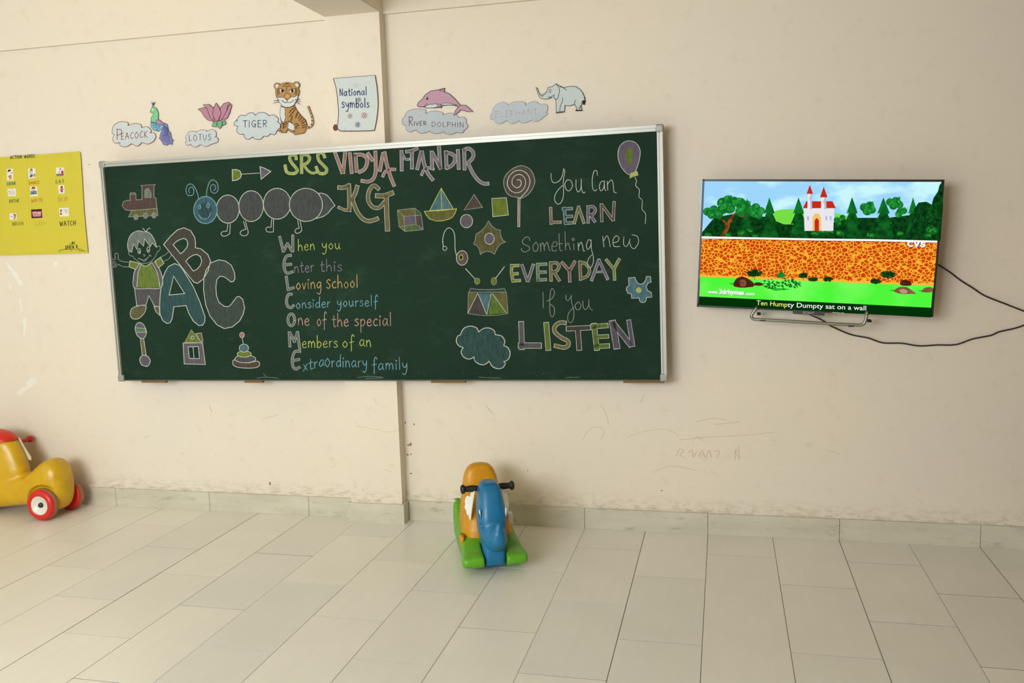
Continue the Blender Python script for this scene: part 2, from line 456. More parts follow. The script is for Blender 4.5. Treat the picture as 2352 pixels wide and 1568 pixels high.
for axis, at, hs in (('x', XL, LW), ('y', YB, FWH)):
    for a0, a1, z0, z1 in hs:
        k += 1; bm = bmesh.new(); gl = bmesh.new()
        def fb(b_, p0, p1, q0, q1, d0, d1):
            if axis == 'x': box(b_, (at-d1, p0, q0), (at-d0, p1, q1))
            else: box(b_, (p0, at-d1, q0), (p1, at-d0, q1))
        for p0, p1, q0, q1 in ((a0, a1, z0, z0+.05), (a0, a1, z1-.05, z1), (a0, a0+.05, z0, z1), (a1-.05, a1, z0, z1), ((a0+a1)/2-.025, (a0+a1)/2+.025, z0, z1)):
            fb(bm, p0, p1, q0, q1, .09, .15)
        fb(gl, a0+.03, a1-.03, z0+.03, z1-.03, .118, .124)
        wo = structure('window_%d' % k, bm, FRAME)
        from_bm('pane', gl, GLASS, wo)

# ---- floor: long stone tiles laid in columns running away from the wall
TW, TL = .3048, .6150
def tile_mat(i, rgb):
    m, N, L, bs = nodes('floor_tile')
    c = mix(N, L, ramp(N, L, noise(N, L, 2.3, 4, geo=True), .3, .7), lin(rgb), lin(tuple(x-7 for x in rgb)))
    c = mix(N, L, ramp(N, L, noise(N, L, 34, 2, (1, .10, 1), .5, True), .35, .75, 0, .30), c, lin(tuple(x-12 for x in rgb)))
    L.new(c, bs.inputs['Base Color']); bs.inputs['Specular IOR Level'].default_value = .45
    bs.inputs['Roughness'].default_value = .33
    return m
TILES = [tile_mat(0, (231, 229, 221)), tile_mat(1, (227, 226, 219)), tile_mat(2, (234, 232, 224))]
GROUT = plain('grout', (92, 82, 62), .9)
bm = bmesh.new()
c0, c1 = int(math.floor((XL-.3)/TW)), int(math.ceil((XR+.1)/TW))
box(bm, (XL-.2, YB-.2, -.05), (XR+.2, .2, -.0010), 3)
for c in range(c0, c1):
    y = -(.285 if c % 2 == 0 else .590)
    rows = [0.0]
    while y > YB-.3:
        rows.append(y+random.uniform(-.002, .002)); y -= TL
    g = random.choice((.0008, .0012, .0016)); xa, xb = c*TW+g, (c+1)*TW-random.choice((.0008, .0012, .0022))
    if xb < XL-.15 or xa > XR+.15: continue
    for y1, y0 in zip(rows, rows[1:]):
        h = random.uniform(-.0003, 0); gg = random.choice((.0012, .0016, .0026))
        box(bm, (xa, y0+gg, -.01), (xb, y1-gg, h), random.choice((0, 1, 2)))
structure('floor', bm, TILES+[GROUT])

# ---- skirting of the same stone, one mesh per wall
def skirt_mat():
    m, N, L, bs = nodes('skirting_stone')
    c = mix(N, L, ramp(N, L, noise(N, L, 3, 5, (1, 1, 4), geo=True), .3, .7), lin((204, 200, 184)), lin((188, 184, 166)))
    c = mix(N, L, ramp(N, L, noise(N, L, 7, 8, (1, 1, 3.5), .7, True), .56, .72, 0, .6), c, lin((128, 122, 104)))
    L.new(c, bs.inputs['Base Color']); bs.inputs['Roughness'].default_value = .45
    return m
SKIRT = skirt_mat()
PX0, PX1, PD = -1.245, -.955, .072     # pillar shaft
SH, ST = .105, .012
bm = bmesh.new()
def run(xs, y, d=ST):
    for a, b in zip(xs, xs[1:]): box(bm, (a+.0011, y-d, 0), (b-.0011, y, SH))
run([XL]+[i*TW for i in (-13, -11, -9, -7, -5)]+[PX0-.012], 0)
run([PX1+.013]+[i*TW for i in (-1.95, 0, 2, 4, 6)]+[XR], 0)
box(bm, (XL, -ST+.002, 0), (PX0, 0, SH-.001), 1); box(bm, (PX1, -ST+.002, 0), (XR, 0, SH-.001), 1)
structure('baseboard_back', bm, [SKIRT, GROUT])
bm = bmesh.new()
box(bm, (PX0-.013, -PD-.013, 0), (PX1+.012, -PD, SH)); box(bm, (PX1, -PD+.0005, 0), (PX1+.012, 0, SH)); box(bm, (PX0-.013, -PD+.0005, 0), (PX0, 0, SH))
structure('trim_1', bm, SKIRT)
bm = bmesh.new()
for a, b in zip(range(22), range(1, 22)): box(bm, (XR-ST, -b*.61+.001, 0), (XR, -a*.61-.001-(ST if a == 0 else 0), SH)) if b*.61 < 6.5 else None
structure('baseboard_right', bm, SKIRT)
bm = bmesh.new()
for a, b in zip(range(22), range(1, 22)): box(bm, (XL, -b*.61+.001, 0), (XL+ST, -a*.61-.001-(ST if a == 0 else 0), SH)) if b*.61 < 6.5 else None
structure('baseboard_left', bm, SKIRT)
# ---- pillar, shallow plaster band over the wall, cross beam
ZB = 2.598
bm = bmesh.new(); box(bm, (PX0, -PD, 0), (PX1, .02, ZC)); structure('pillar', bm, WALL)
bm = bmesh.new(); box(bm, (XL, -.022, ZB), (PX0, .02, ZC)); box(bm, (PX1, -.022, ZB), (XR, .02, ZC)); structure('wall_beam', bm, WALL)
bm = bmesh.new(); box(bm, (PX0, YB, ZB), (PX1, -PD, ZC)); structure('ceiling_beam', bm, WALL)

# ---- marks on the wall paint
WP = Plane((0, 0, 0), (0, -1, 0))
BARE = plain('bare_plaster', (226, 224, 214), .9)
d = Draw(WP, (0, 0, 1), .0004)
for p in ([(40,905),(48,893),(62,888),(60,878),(72,866),(86,870),(84,880),(70,890),(58,895),(46,908)], [(38,903),(50,890),(66,886),(58,900),(48,909)],
          [(14,596),(26,612),(40,628),(52,648),(54,658),(44,654),(32,634),(16,612)], [(52,733),(60,727),(62,745),(57,772),(53,770),(54,748)], [(44,684),(50,684),(52,716),(47,712)],
          [(20,650),(28,655),(27,668),(21,664)]):
    d.fill(p, BARE)
d.build('peeled_patch', wall)
PENC = plain('pencil', (190, 172, 146), .9); PENR = plain('pencil', (206, 166, 140), .9)
d = Draw(WP, (0, 0, 1), .0004)
for p in ([(1338,1010),(1352,988),(1372,980),(1388,990),(1380,1008)], [(1440,1004),(1480,990),(1530,986),(1560,1000)], [(1560,1010),(1620,1004),(1700,1000),(1780,992)],
          [(1380,930),(1392,950),(1398,975)], [(1600,968),(1640,960),(1668,965)], [(1500,1085),(1540,1070),(1600,1080)], [(1590,1015),(1600,1003),(1616,1012)], [(1640,975),(1700,968)],
          [(1700,1022),(1690,1040),(1702,1052)], [(480,930),(487,946)], [(330,1005),(345,1000)], [(610,960),(640,952)], [(1115,930),(1130,950)], [(1480,905),(1470,925)], [(1900,1035),(1930,1042)]):
    d.stroke(p, .8, PENC)
for p in ([(1553,1048),(1560,1032),(1570,1035),(1562,1045),(1574,1052)], [(1580,1040),(1590,1034),(1592,1050),(1600,1036)], [(1604,1050),(1612,1034),(1620,1050),(1628,1034),(1634,1050)], [(1640,1036),(1652,1036),(1646,1054)], [(1688,1032),(1688,1056)], [(1697,1032),(1696,1056)]):
    d.stroke(p, .9, PENR)
CRK = plain('crack', (196, 178, 150), .9)
d.build('pencil_scribble', wall)
DIRT = plain('grime', (146, 124, 92), .9)
d = Draw(WP, (0, 0, 1), .0004)
for x, y, a, b in ((938,1022,3,2),(943,1020,3,4),(936,1044,3,2),(944,1043,2,1.5),(951,974,2,2),(944,1087,3,1.5),(931,970,1.5,3),(1520,1126,3,1),(60,520,1,1),(1212,1080,1,2),(205,378,2,1),(620,1110,2,4)):
    d.dot(x, y, a, b, DIRT)
d.build('grime_spot', wall)
d = Draw(Plane((0, -PD, 0), (0, -1, 0)), (760, 840, 3.918), .0004)
d.stroke([(230,540),(300,553),(380,568),(450,582),(500,594),(560,590),(615,570)], .7, CRK); d.stroke([(380,290),(400,320),(415,350)], .7, CRK); d.stroke([(480,938),(520,942),(545,955)], .8, CRK)
d.build('plaster_crack', wall)

# ================================================================== CHALKBOARD
def rectbasis(x, y, z, w_, h_, ya, pi, ro):
    X = V((math.cos(ya), math.sin(ya), 0)); n0 = V((math.sin(ya), -math.cos(ya), 0)); Z = V((0, 0, 1))
    Z2 = Z*math.cos(pi)+n0*math.sin(pi); X2 = X*math.cos(ro)+Z2*math.sin(ro); Z3 = -X*math.sin(ro)+Z2*math.cos(ro)
    return V((x, y, z)), X2, Z3, X2.cross(Z3).normalized(), w_, h_
bo, bX, bZ, bN, bW, bH = rectbasis(-1.07409, -.115, 1.36343, 2.99318, 1.19132, .00542, -.00285, .00713)
board = thing('chalkboard', 'large green chalkboard covered in coloured chalk drawings and words', 'chalkboard', bo)
def bquad(bm, u0, u1, v0, v1, d0, d1, mi=0):
    """box in board axes: u along width, v up, d towards the room"""
    vs = [bm.verts.new(bX*u+bZ*v+bN*d_) for u in (u0, u1) for v in (v0, v1) for d_ in (d0, d1)]
    for f in ((0, 1, 3, 2), (4, 6, 7, 5), (0, 4, 5, 1), (2, 3, 7, 6), (0, 2, 6, 4), (1, 5, 7, 3)):
        bm.faces.new([vs[i] for i in f]).material_index = mi
def board_mat():
    m, N, L, bs = nodes('chalkboard_green')
    c = mix(N, L, ramp(N, L, noise(N, L, 2.2, 4), .35, .7), lin((20, 44, 31)), lin((24, 50, 36)))
    c = mix(N, L, ramp(N, L, noise(N, L, 5, 8, (1, 1, 2), .7), .54, .8, 0, .2), c, lin((84, 108, 92)))
    L.new(c, bs.inputs['Base Color']); bs.inputs['Roughness'].default_value = .75; bs.inputs['Specular IOR Level'].default_value = .15
    return m
ALU = plain('aluminium_trim', (172, 172, 164), .42, .45, .06, 20)
ALUD = plain('plastic_corner', (150, 150, 144), .45, .3)
W2, H2, FR = bW/2, bH/2, .028
bm = bmesh.new(); bquad(bm, -W2+.004, W2-.004, -H2+.004, H2-.004, -.030, -.006); from_bm('writing_surface', bm, board_mat(), board)
def rail(u0, u1, v0, v1, horiz):
    bm = bmesh.new()
    bquad(bm, u0, u1, v0, v1, -.032, 0)
    if horiz:
        t = (v1-v0)/4
        bquad(bm, u0, u1, v0+t*.2, v0+t*1.3, 0, .004); bquad(bm, u0, u1, v0+t*2.2, v0+t*3.8, 0, .006)
    else:
        t = (u1-u0)/4
        bquad(bm, u0+t*.2, u0+t*1.3, v0, v1, 0, .004); bquad(bm, u0+t*2.2, u0+t*3.8, v0, v1, 0, .006)
    return from_bm('frame_rail', bm, ALU, board)
rail(-W2+.02, W2-.02, H2-FR, H2, True)
rail(-W2, -W2+FR*.8, -H2+.02, H2-.02, False)
rail(W2-FR, W2, -H2+.02, H2-.02, False)
bm = bmesh.new(); bquad(bm, -W2+.02, W2-.02, -H2, -H2+.006, -.03, -.002)
o = from_bm('frame_rail', bm, plain('dull_trim', (64, 76, 62), .7), board); o['label'] = 'thin dull lower rail'
for su, sv in ((-1, 1), (1, 1), (-1, -1), (1, -1)):
    bm = bmesh.new(); u, v = su*(W2-.015), sv*(H2-.015)
    bquad(bm, u-.019, u+.019, v-.019, v+.019, -.034, .008); bmesh.ops.recalc_face_normals(bm, faces=bm.faces); bevel(bm, .008, 3)
    from_bm('corner_cap', bm, ALUD, board)
WOOD = plain('batten_wood', (126, 92, 50), .8)
for u0, u1 in ((.045, .095), (.255, .29), (.605, .665), (.93, .995)):
    bm = bmesh.new(); bquad(bm, -W2+u0*bW, -W2+u1*bW, -H2-.012, -H2+.002, -.030, -.008); from_bm('support_batten', bm, WOOD, board)
BP = Plane(bo-bN*.006, bN)
RUST = plain('rust', (120, 90, 60), .8); CD = chalk((150, 165, 150), .6)
d = Draw(BP, (0, 0, 1))
for x, y in ((619, 354), (1051, 329)):
    d = Draw(BP, (0, 0, 1)); d.dot(x, y, 3, 3, RUST); d.build('screw_head', board, off=bo)
d = Draw(BP, (0, 0, 1))
for p in ([(590,868),(610,866),(640,868)], [(820,867),(850,864),(880,867),(840,869)], [(1100,866),(1150,868)], [(605,858),(612,866)], [(1300,867),(1330,866)]):
    d.stroke(p, 1.4, CD)
for i in range(46): d.dot(random.uniform(640, 1500), 860+random.uniform(-7, 6), random.uniform(.4, 1.1), random.uniform(.3, .8), CD)
for i in range(26):
    x = random.uniform(420, 1480); d.stroke([(x, 356-(x-420)*.0655+4), (x+random.uniform(3, 10), 356-(x-420)*.0655+5)], random.uniform(.6, 1.6), CD)
tag(d.build('chalk_dust', board, off=bo), kind='stuff')

WHT = chalk((196, 203, 192), .86); WH2 = chalk((176, 186, 174), .82)
A_, B_, C_, D_, E_, F_, G_, H_ = (220,160,3.92), (0,330,5.2267), (530,160,5.88), (900,170,4.9), (240,500,3.92), (400,330,5.88), (620,320,4.523), (620,530,4.48)
I_, J_, K_, L_ = (900,370,6.272), (1000,590,5.407), (1150,300,5.2275), (1150,560,4.7525)
GRY = chalk((104, 104, 104), .68); GRY2 = chalk((150, 156, 150), .66); OLV = chalk((132, 124, 66), .72); MAR = chalk((112, 82, 82), .70)
PUR = chalk((124, 112, 132), .74); GRN = chalk((132, 158, 48), .78); BLU = chalk((92, 140, 160), .72); LIME = chalk((196, 206, 84), .85)
def CB(name, d): return d.build(name, board, off=bo)
def BD(crop): return Draw(BP, crop)

# -- train
d = BD(A_)
d.shape([(310,1178),(308,1120),(360,1120),(362,1172),(416,1168),(416,1052),(405,1042),(537,1032),(524,1050),(524,1150),(542,1155),(550,1250),(300,1268),(262,1258),(238,1222),(250,1188),(285,1175)], MAR, WH2, 1.5)
d.dot(334, 1114, 25, 8, GRY, WH2); d.shape([(440,1150),(442,1090),(452,1074),(468,1068),(485,1080),(496,1110),(500,1152)], GRY2, WH2, 1.2)
d.stroke([(420,1165),(524,1152)], 1, MAR)
d.shape([(325,1268),(552,1248),(560,1312),(293,1325)], OLV, WH2, 1.5)
for x, y in ((362,1326),(448,1314),(525,1310)): d.dot(x, y, 20, 25, GRY2, WH2).dot(x, y, 10, 13, None, WH2, 1)
CB('chalk_train', d)
# -- caterpillar
d = BD(F_); BLL = chalk((120, 172, 192), .85); BH = chalk((72, 122, 142), .7); GRS = chalk((92, 93, 95), .72)
d.shape([(1930,668),(2000,668),(2060,690),(2110,745),(2150,805),(2172,835),(2130,870),(2080,935),(2010,985),(1905,1012)], GRS, WHT, 1.6)
for cx, cy, rx, ry in ((725,882,156,190),(1040,842,166,208),(1390,810,185,209),(1780,825,224,224)):
    d.dot(cx, cy, rx, ry, GRS, WHT, 1.7)
d.dot(422, 895, 158, 183, BH, BLL, 1.8)
d.dot(422, 912, 90, 118, chalk((58, 100, 112), .6))
for p in ([(328,740),(318,680),(290,610),(250,555),(205,545),(168,580),(160,640),(180,690),(220,702),(258,680),(266,630),(245,588),(210,595),(198,635),(212,665)],
          [(436,712),(440,640),(460,560),(490,505),(530,490),(575,520),(595,580),(585,640),(545,668),(505,650),(490,600),(505,560),(535,550),(560,580),(555,615),(530,632)],
          [(330,955),(365,1000),(415,1018),(465,995),(495,930)]): d.stroke(p, 1.6, BLL)
d.dot(343, 855, 17, 25, BH, BLL, 1.6).dot(458, 835, 19, 32, BH, BLL, 1.6)
for p, q in (([(725,1070),(720,1130),(712,1182)], [(712,1182),(660,1185),(632,1215),(660,1247),(710,1240),(752,1212)]), ([(938,1045),(952,1100),(968,1155)], [(968,1155),(910,1175),(892,1213),(930,1243),(985,1230),(1002,1190)]),
             ([(1318,1015),(1312,1080),(1308,1130)], [(1308,1130),(1260,1125),(1238,1158),(1265,1190),(1340,1190)]), ([(1668,1035),(1678,1090),(1690,1140)], [(1690,1140),(1650,1150),(1632,1188),(1660,1210),(1700,1195),(1725,1168)])):
    d.stroke(p, 1.5, WHT); d.stroke(q, 1.5, WHT)
for p in ([(758,1068),(752,1212)], [(965,1048),(985,1130),(1002,1190)], [(1342,1018),(1340,1190)], [(1702,1045),(1715,1110),(1725,1168)]): d.stroke(p, 1.5, WHT)
CB('chalk_caterpillar', d)
# -- arrow
d = BD(F_); d.shape([(785,350),(850,350),(890,370),(908,415),(895,460),(850,490),(788,498)], GRN, WHT, 1.9); d.stroke([(912,410),(1155,396)], 1.3, WHT)
d.shape([(1160,310),(1215,328),(1305,375),(1240,425),(1175,480)], PUR, WHT, 1.9); CB('chalk_arrow', d)
# -- SRS / VIDYA / MANDIR / KG
d = BD(F_); SG = chalk((166, 184, 84), .84); SGE = chalk((196, 206, 150), .85)
d.block([([(1648,210),(1640,165),(1605,150),(1568,165),(1562,205),(1590,262),(1645,325),(1662,365),(1630,398),(1560,400),(1515,370),(1498,290)],)], 42, SG, SGE, .9)
d.block([([(1720,140),(1722,398)],), ([(1722,155),(1780,148),(1828,185),(1810,245),(1745,288)],), ([(1750,285),(1800,355),(1860,395),(1918,388)], 34)], 42, SG, SGE, .9)
d.block([([(2035,185),(2010,135),(1968,122),(1940,160),(1955,225),(2010,285),(2058,340),(2048,390),(1990,405),(1945,380),(1918,312)],)], 42, SG, SGE, .9)
CB('chalk_word', d)
def blockword(crop, letters, w_, cols, edge=None, e=1.0, dense=.8):
    d = BD(crop)
    for k, l in enumerate(letters):
        c = cols[k] if isinstance(cols, list) else cols
        d.block([(s if isinstance(s, tuple) else (s,)) for s in l], w_, chalk(c, dense), edge or WHT, e)
    return CB('chalk_word', d)
blockword(G_, [
  [[(678,142),(752,348)], [(782,132),(760,348)]],
  [[(830,145),(850,348)]],
  [[(888,148),(902,335)], [(880,165),(950,158),(1005,195),(1005,265),(975,315),(925,340)]],
  [[(1018,145),(1065,218)], [(1095,128),(1098,230),(1098,340),(1072,410),(1020,438),(952,430)]],
  [[(1175,145),(1142,325)], [(1190,135),(1215,260),(1250,380),(1290,480)], ([(1172,385),(1195,340),(1245,312),(1302,312)], 32)]], 38, (196,140,136))
blockword(G_, [
  [[(1366,122),(1370,322)], ([(1375,150),(1410,205),(1450,205)], 26), [(1475,125),(1475,302)], ([(1415,128),(1475,118),(1532,92)], 34)],
  [[(1572,128),(1530,308)], [(1578,128),(1602,250),(1640,350),(1692,420)], ([(1575,370),(1598,320),(1645,295),(1702,308)], 30)],
  [[(1680,128),(1685,308)], [(1688,140),(1772,302)], [(1755,55),(1770,300)]],
  [[(1828,125),(1835,302)], [(1825,140),(1885,150),(1925,195),(1898,262),(1838,298)]],
  [[(1952,112),(1962,305)]],
  [[(2018,105),(2022,312)], [(2010,115),(2060,95),(2108,130),(2108,190),(2050,250)], [(2060,250),(2105,345),(2165,425),(2225,460),(2268,458)]]], 38, (158,140,156))
blockword(G_, [
  [[(712,500),(770,500),(822,478)], [(820,470),(826,600),(824,742)], ([(826,738),(775,732),(712,704)], 30), [(908,486),(885,560),(845,640)], [(858,630),(900,740),(958,818),(1020,848),(1080,838),(1120,822)]],
  [([(1130,515),(1082,480),(1040,515),(1018,590),(1030,655),(1075,705),(1135,708),(1185,655)], 42), ([(1105,585),(1185,585),(1275,555)], 50), ([(1208,590),(1212,750),(1222,942)], 52)]], 44, (140,128,84))
# -- shapes
d = BD(I_)
d.fill([(80,705),(330,678),(340,780),(170,795)], OLV).fill([(80,705),(170,795),(185,935),(105,945)], OLV).fill([(172,795),(340,780),(350,912),(185,935)], PUR)
d.fill([(333,680),(420,750),(420,775),(342,780)], chalk((90,120,100), .6)).fill([(342,780),(420,775),(452,985),(350,912)], MAR).fill([(105,945),(350,912),(452,985),(190,1012)], chalk((108,134,66), .7))
for p in ([(80,705),(330,678),(420,750),(452,985),(190,1012),(105,945)],): d.stroke(p, 1.5, WH2, True, False)
for p in ([(172,795),(410,778)], [(172,795),(190,1010)], [(330,678),(350,912)], [(105,945),(350,912)], [(350,912),(452,985)], [(80,705),(172,795)]): d.stroke(p, 1.3, WH2)
CB('chalk_cube', d)
d = BD(I_); d.shape([(712,390),(790,525),(885,688),(545,712),(630,545)], BLU, LIME, 1.6); d.stroke([(712,395),(718,712)], 1.4, LIME)
d.shape([(468,722),(700,712),(932,685),(915,740),(880,800),(830,832),(740,858),(640,862),(540,830),(495,775)], OLV, LIME, 1.6); CB('chalk_boat', d)
d = BD(I_); d.shape([(1185,480),(1305,665),(1040,702)], MAR, WH2, 1.6); CB('chalk_triangle', d)
d = BD(I_); d.shape([(1440,537),(1650,526),(1678,775),(1455,800)], GRN, WHT, 1.5); CB('chalk_square', d)
d = BD(I_); d.dot(1075, 863, 88, 96, PUR, WHT, 1.5); CB('chalk_circle', d)
d = BD(I_); LOL = chalk((112, 92, 86), .68)
d.fill([(1850,540),(1960,480),(2040,370),(2055,260),(2010,140),(1920,75),(1820,75),(1710,130),(1630,220),(1612,320),(1640,430),(1710,500),(1830,525)], LOL, True)
d.stroke([(1850,542),(1960,480),(2040,370),(2057,260),(2010,140),(1920,75),(1820,72),(1710,130),(1630,220),(1612,320),(1640,430),(1710,500),(1830,523)], 2.0, WH2)
d.stroke([(1805,268),(1850,275),(1865,325),(1830,375),(1775,375),(1732,320),(1745,245),(1800,195),(1870,200),(1920,260),(1920,350),(1870,430),(1790,455),(1710,420),(1665,330),(1690,220),(1770,145),(1870,135),(1955,190),(1990,290),(1960,400),(1900,480),(1848,530)], 1.8, WHT)
d.shape([(1816,530),(1848,530),(1843,945),(1812,945)], chalk((196,150,146), .8), WHT, 1.2); CB('chalk_lollipop', d)
d = BD(I_)
d.shape([(1393,860),(1415,900),(1445,940),(1500,980),(1565,995),(1562,1040),(1572,1085),(1600,1140),(1640,1165),(1598,1178),(1555,1202),(1510,1265),(1480,1340),(1430,1307),(1370,1297),(1320,1310),(1278,1345),(1262,1270),(1225,1215),(1178,1192),(1200,1140),(1212,1050),(1250,1028),(1305,990),(1355,930)], chalk((122,114,62), .68), WH2, 1.5)
d.dot(1406, 1117, 68, 80, PUR, WHT, 1.7); CB('chalk_splat', d)
d = BD(I_); d.stroke([(742,1230),(733,1130),(755,1030),(800,968),(850,968),(892,1020),(908,1110),(910,1250),(928,1355)], 1.7, WHT); d.dot(763, 1255, 29, 30, None, WHT, 1.4)
d.dot(1012, 1393, 82, 105, chalk((136,96,94), .72), WHT, 1.6).dot(998, 1385, 25, 37, chalk(BOARD, .9), LIME, 1.5); CB('chalk_yoyo', d)
# -- drum, cloud
d = BD(J_)
for p in ([(375,145),(490,270)], [(857,122),(745,268)]): d.stroke(p, 1.9, WHT)
d.dot(520, 300, 33, 38, GRN, WH2, 1.3).dot(727, 300, 34, 46, GRN, WH2, 1.3)
d.shape([(440,388),(530,402),(650,405),(780,400),(855,388),(882,438),(412,440)], chalk((76,100,88), .6), WH2, 1.3)
d.fill([(410,440),(525,450),(405,695)], OLV).fill([(525,455),(635,712),(520,718),(405,700)], chalk((98,84,84), .7)).fill([(530,452),(695,455),(640,710)], BLU).fill([(705,455),(885,695),(655,718)], chalk((112,150,50), .76)).fill([(710,455),(882,440),(902,695)], OLV)
d.stroke([(410,440),(882,440),(903,700),(780,722),(640,728),(520,720),(402,700)], 1.3, WH2, True, False)
for p in ([(525,450),(405,695)], [(528,452),(635,712)], [(695,455),(640,715)], [(708,455),(885,695)]): d.stroke(p, 1.4, WHT)
CB('chalk_drum', d)
d = BD(J_)
def scal(arcs):
    out = []
    for a in arcs: out += spline(a)[:-1]
    return out
CL = scal([[(310,970),(350,890),(430,858),(510,880),(537,930)], [(537,930),(600,887),(670,882),(730,915),(742,965)], [(742,965),(820,980),(862,1040),(850,1100)], [(850,1100),(905,1130),(928,1200),(905,1270),(850,1300)],
           [(850,1300),(868,1320),(840,1370),(780,1387),(710,1360),(668,1295)], [(668,1295),(610,1335),(550,1330),(490,1290),(480,1240)], [(480,1240),(420,1268),(350,1240),(320,1180),(345,1125)], [(345,1125),(290,1100),(260,1050),(275,985),(310,970)]])
d.shape(CL, chalk((66,104,106), .6), WHT, 2.0); CB('chalk_cloud', d)
# -- balloon
d = BD(K_)
d.shape([(1540,122),(1620,145),(1670,220),(1672,310),(1645,420),(1612,495),(1560,532),(1500,500),(1440,420),(1408,310),(1420,210),(1470,145)], chalk((132,114,142), .78), WHT, 1.6, True)
d.fill([(1540,210),(1580,240),(1582,320),(1560,412),(1530,390),(1503,310),(1505,240)], GRN, True); d.stroke([(1543,270),(1538,300),(1548,330)], 2.2, chalk((96,112,70), .8))
d.shape([(1565,510),(1640,490),(1650,535),(1600,545),(1548,570)], LIME, SGE, 1.2)
d.stroke([(1610,555),(1630,600),(1622,660),(1665,710),(1660,790),(1700,840),(1697,940),(1740,1000),(1735,1115)], 1.5, WHT); CB('chalk_balloon', d)
# -- You Can / Something new / If you
d = BD(K_)
for p in ([(605,512),(608,580),(635,625),(690,612),(735,555),(757,458)], [(752,456),(770,490),(752,600),(755,720),(745,820),(705,880),(660,860),(648,790),(690,710),(755,648)],
          [(800,590),(770,640),(790,710),(830,718),(862,660),(840,600),(790,590)], [(905,590),(905,680),(930,735),(962,690),(968,580)], [(968,580),(970,690),(990,745),(1015,735)],
          [(1160,535),(1152,482),(1120,490),(1100,580),(1105,690),(1130,722),(1155,705)], [(1235,605),(1200,620),(1185,680),(1205,722),(1238,680),(1245,600)], [(1245,600),(1248,690),(1262,722)],
          [(1280,605),(1285,715)], [(1285,640),(1328,590),(1350,640),(1360,730),(1392,748)]): d.stroke(p, 1.6, WHT)
CB('chalk_word', d)
blockword(K_, [
  [[(600,925),(606,1118)], [(606,1100),(722,1098)]],
  [[(762,925),(778,1118)], [(745,940),(856,935)], [(770,1032),(860,1026)], [(770,1112),(864,1106)]],
  [[(935,912),(884,1112)], [(935,912),(1000,1108)]],
  [[(1048,905),(1050,1104)], [(1048,918),(1105,912),(1138,950),(1108,1002),(1055,1012)], [(1075,1010),(1130,1092)]],
  [[(1208,882),(1215,1088)], [(1215,892),(1345,1072)], [(1362,855),(1352,1075)]]], 36, [(170,118,116), (90,128,140), (158,146,84), (136,116,150), (128,90,86)])
d = BD(K_)
for p in ([(352,1322),(340,1285),(300,1278),(262,1320),(275,1360),(335,1390),(345,1425),(290,1456),(248,1430),(252,1412)], [(430,1335),(388,1380),(400,1445),(440,1435),(450,1380),(420,1335)],
          [(475,1350),(482,1450)], [(480,1390),(505,1345),(520,1390),(525,1440)], [(525,1390),(555,1340),(575,1390),(582,1430),(600,1440)], [(622,1390),(665,1385),(675,1345),(640,1335),(615,1385),(625,1440),(672,1438)],
          [(700,1235),(710,1420),(740,1440)], [(690,1358),(745,1355)], [(772,1208),(780,1435)], [(782,1385),(810,1345),(825,1390),(840,1435)], [(875,1355),(882,1430)], [(872,1290),(856,1303),(870,1320),(885,1303),(870,1290)],
          [(930,1345),(935,1440)], [(935,1390),(965,1340),(985,1390),(992,1440),(1012,1442)], [(1082,1320),(1055,1310),(1030,1370),(1045,1425),(1080,1380),(1085,1310)], [(1085,1310),(1090,1420),(1110,1500),(1112,1580),(1085,1640),(1055,1640),(1040,1590),(1060,1530),(1105,1480)],
          [(1225,1265),(1240,1395)], [(1238,1320),(1275,1262),(1300,1310),(1315,1395)], [(1350,1345),(1405,1330),(1420,1285),(1385,1262),(1350,1310),(1360,1385),(1432,1390)],
          [(1480,1275),(1475,1360),(1510,1390),(1545,1330),(1550,1300)], [(1548,1340),(1570,1400),(1610,1412),(1655,1340),(1640,1270),(1575,1248)]): d.stroke(p, 1.5, WH2 if p[0][0] < 900 else WHT)
CB('chalk_word', d)
blockword(L_, [
  [[(122,228),(118,320),(135,408)], [(112,240),(195,234)], [(130,328),(188,324)], [(128,404),(212,398)]],
  [[(232,230),(292,406)], [(356,226),(298,406)]],
  [[(402,215),(408,402)], [(398,224),(500,220)], [(408,310),(492,306)], [(402,394),(496,388)]],
  [[(545,200),(550,402)], [(545,212),(605,206),(638,245),(608,295),(555,305)], [(578,300),(640,400)]],
  [[(668,202),(750,292)], [(810,192),(752,292)], [(750,285),(754,410)]],
  [[(865,190),(872,392)], [(860,204),(925,215),(968,280),(945,350),(872,380)]],
  [[(1072,172),(992,398)], [(1072,172),(1168,384)], ([(1035,308),(1120,302)], 22)],
  [[(1152,172),(1234,272)], [(1294,165),(1238,272)], [(1236,265),(1244,392)]]], 34,
  [(168,184,62), (134,116,142), (124,156,118), (146,130,76), (156,100,108), (146,128,66), (146,128,164), (160,178,72)])
d = BD(L_)
for p in ([(462,528),(466,700)], [(500,625),(560,595),(586,540),(572,492),(545,510),(535,640),(540,760),(565,797),(586,750),(580,690),(535,655)], [(712,560),(715,605),(742,615),(770,565)], [(772,558),(775,640),(797,720),(797,800),(770,858),(735,835),(740,760),(797,690)],
          [(850,630),(812,670),(828,715),(862,712),(876,665),(845,630)], [(897,620),(902,690),(928,716),(958,670),(962,605)], [(962,605),(968,690),(1002,725)]): d.stroke(p, 1.5, WH2)
CB('chalk_word', d)
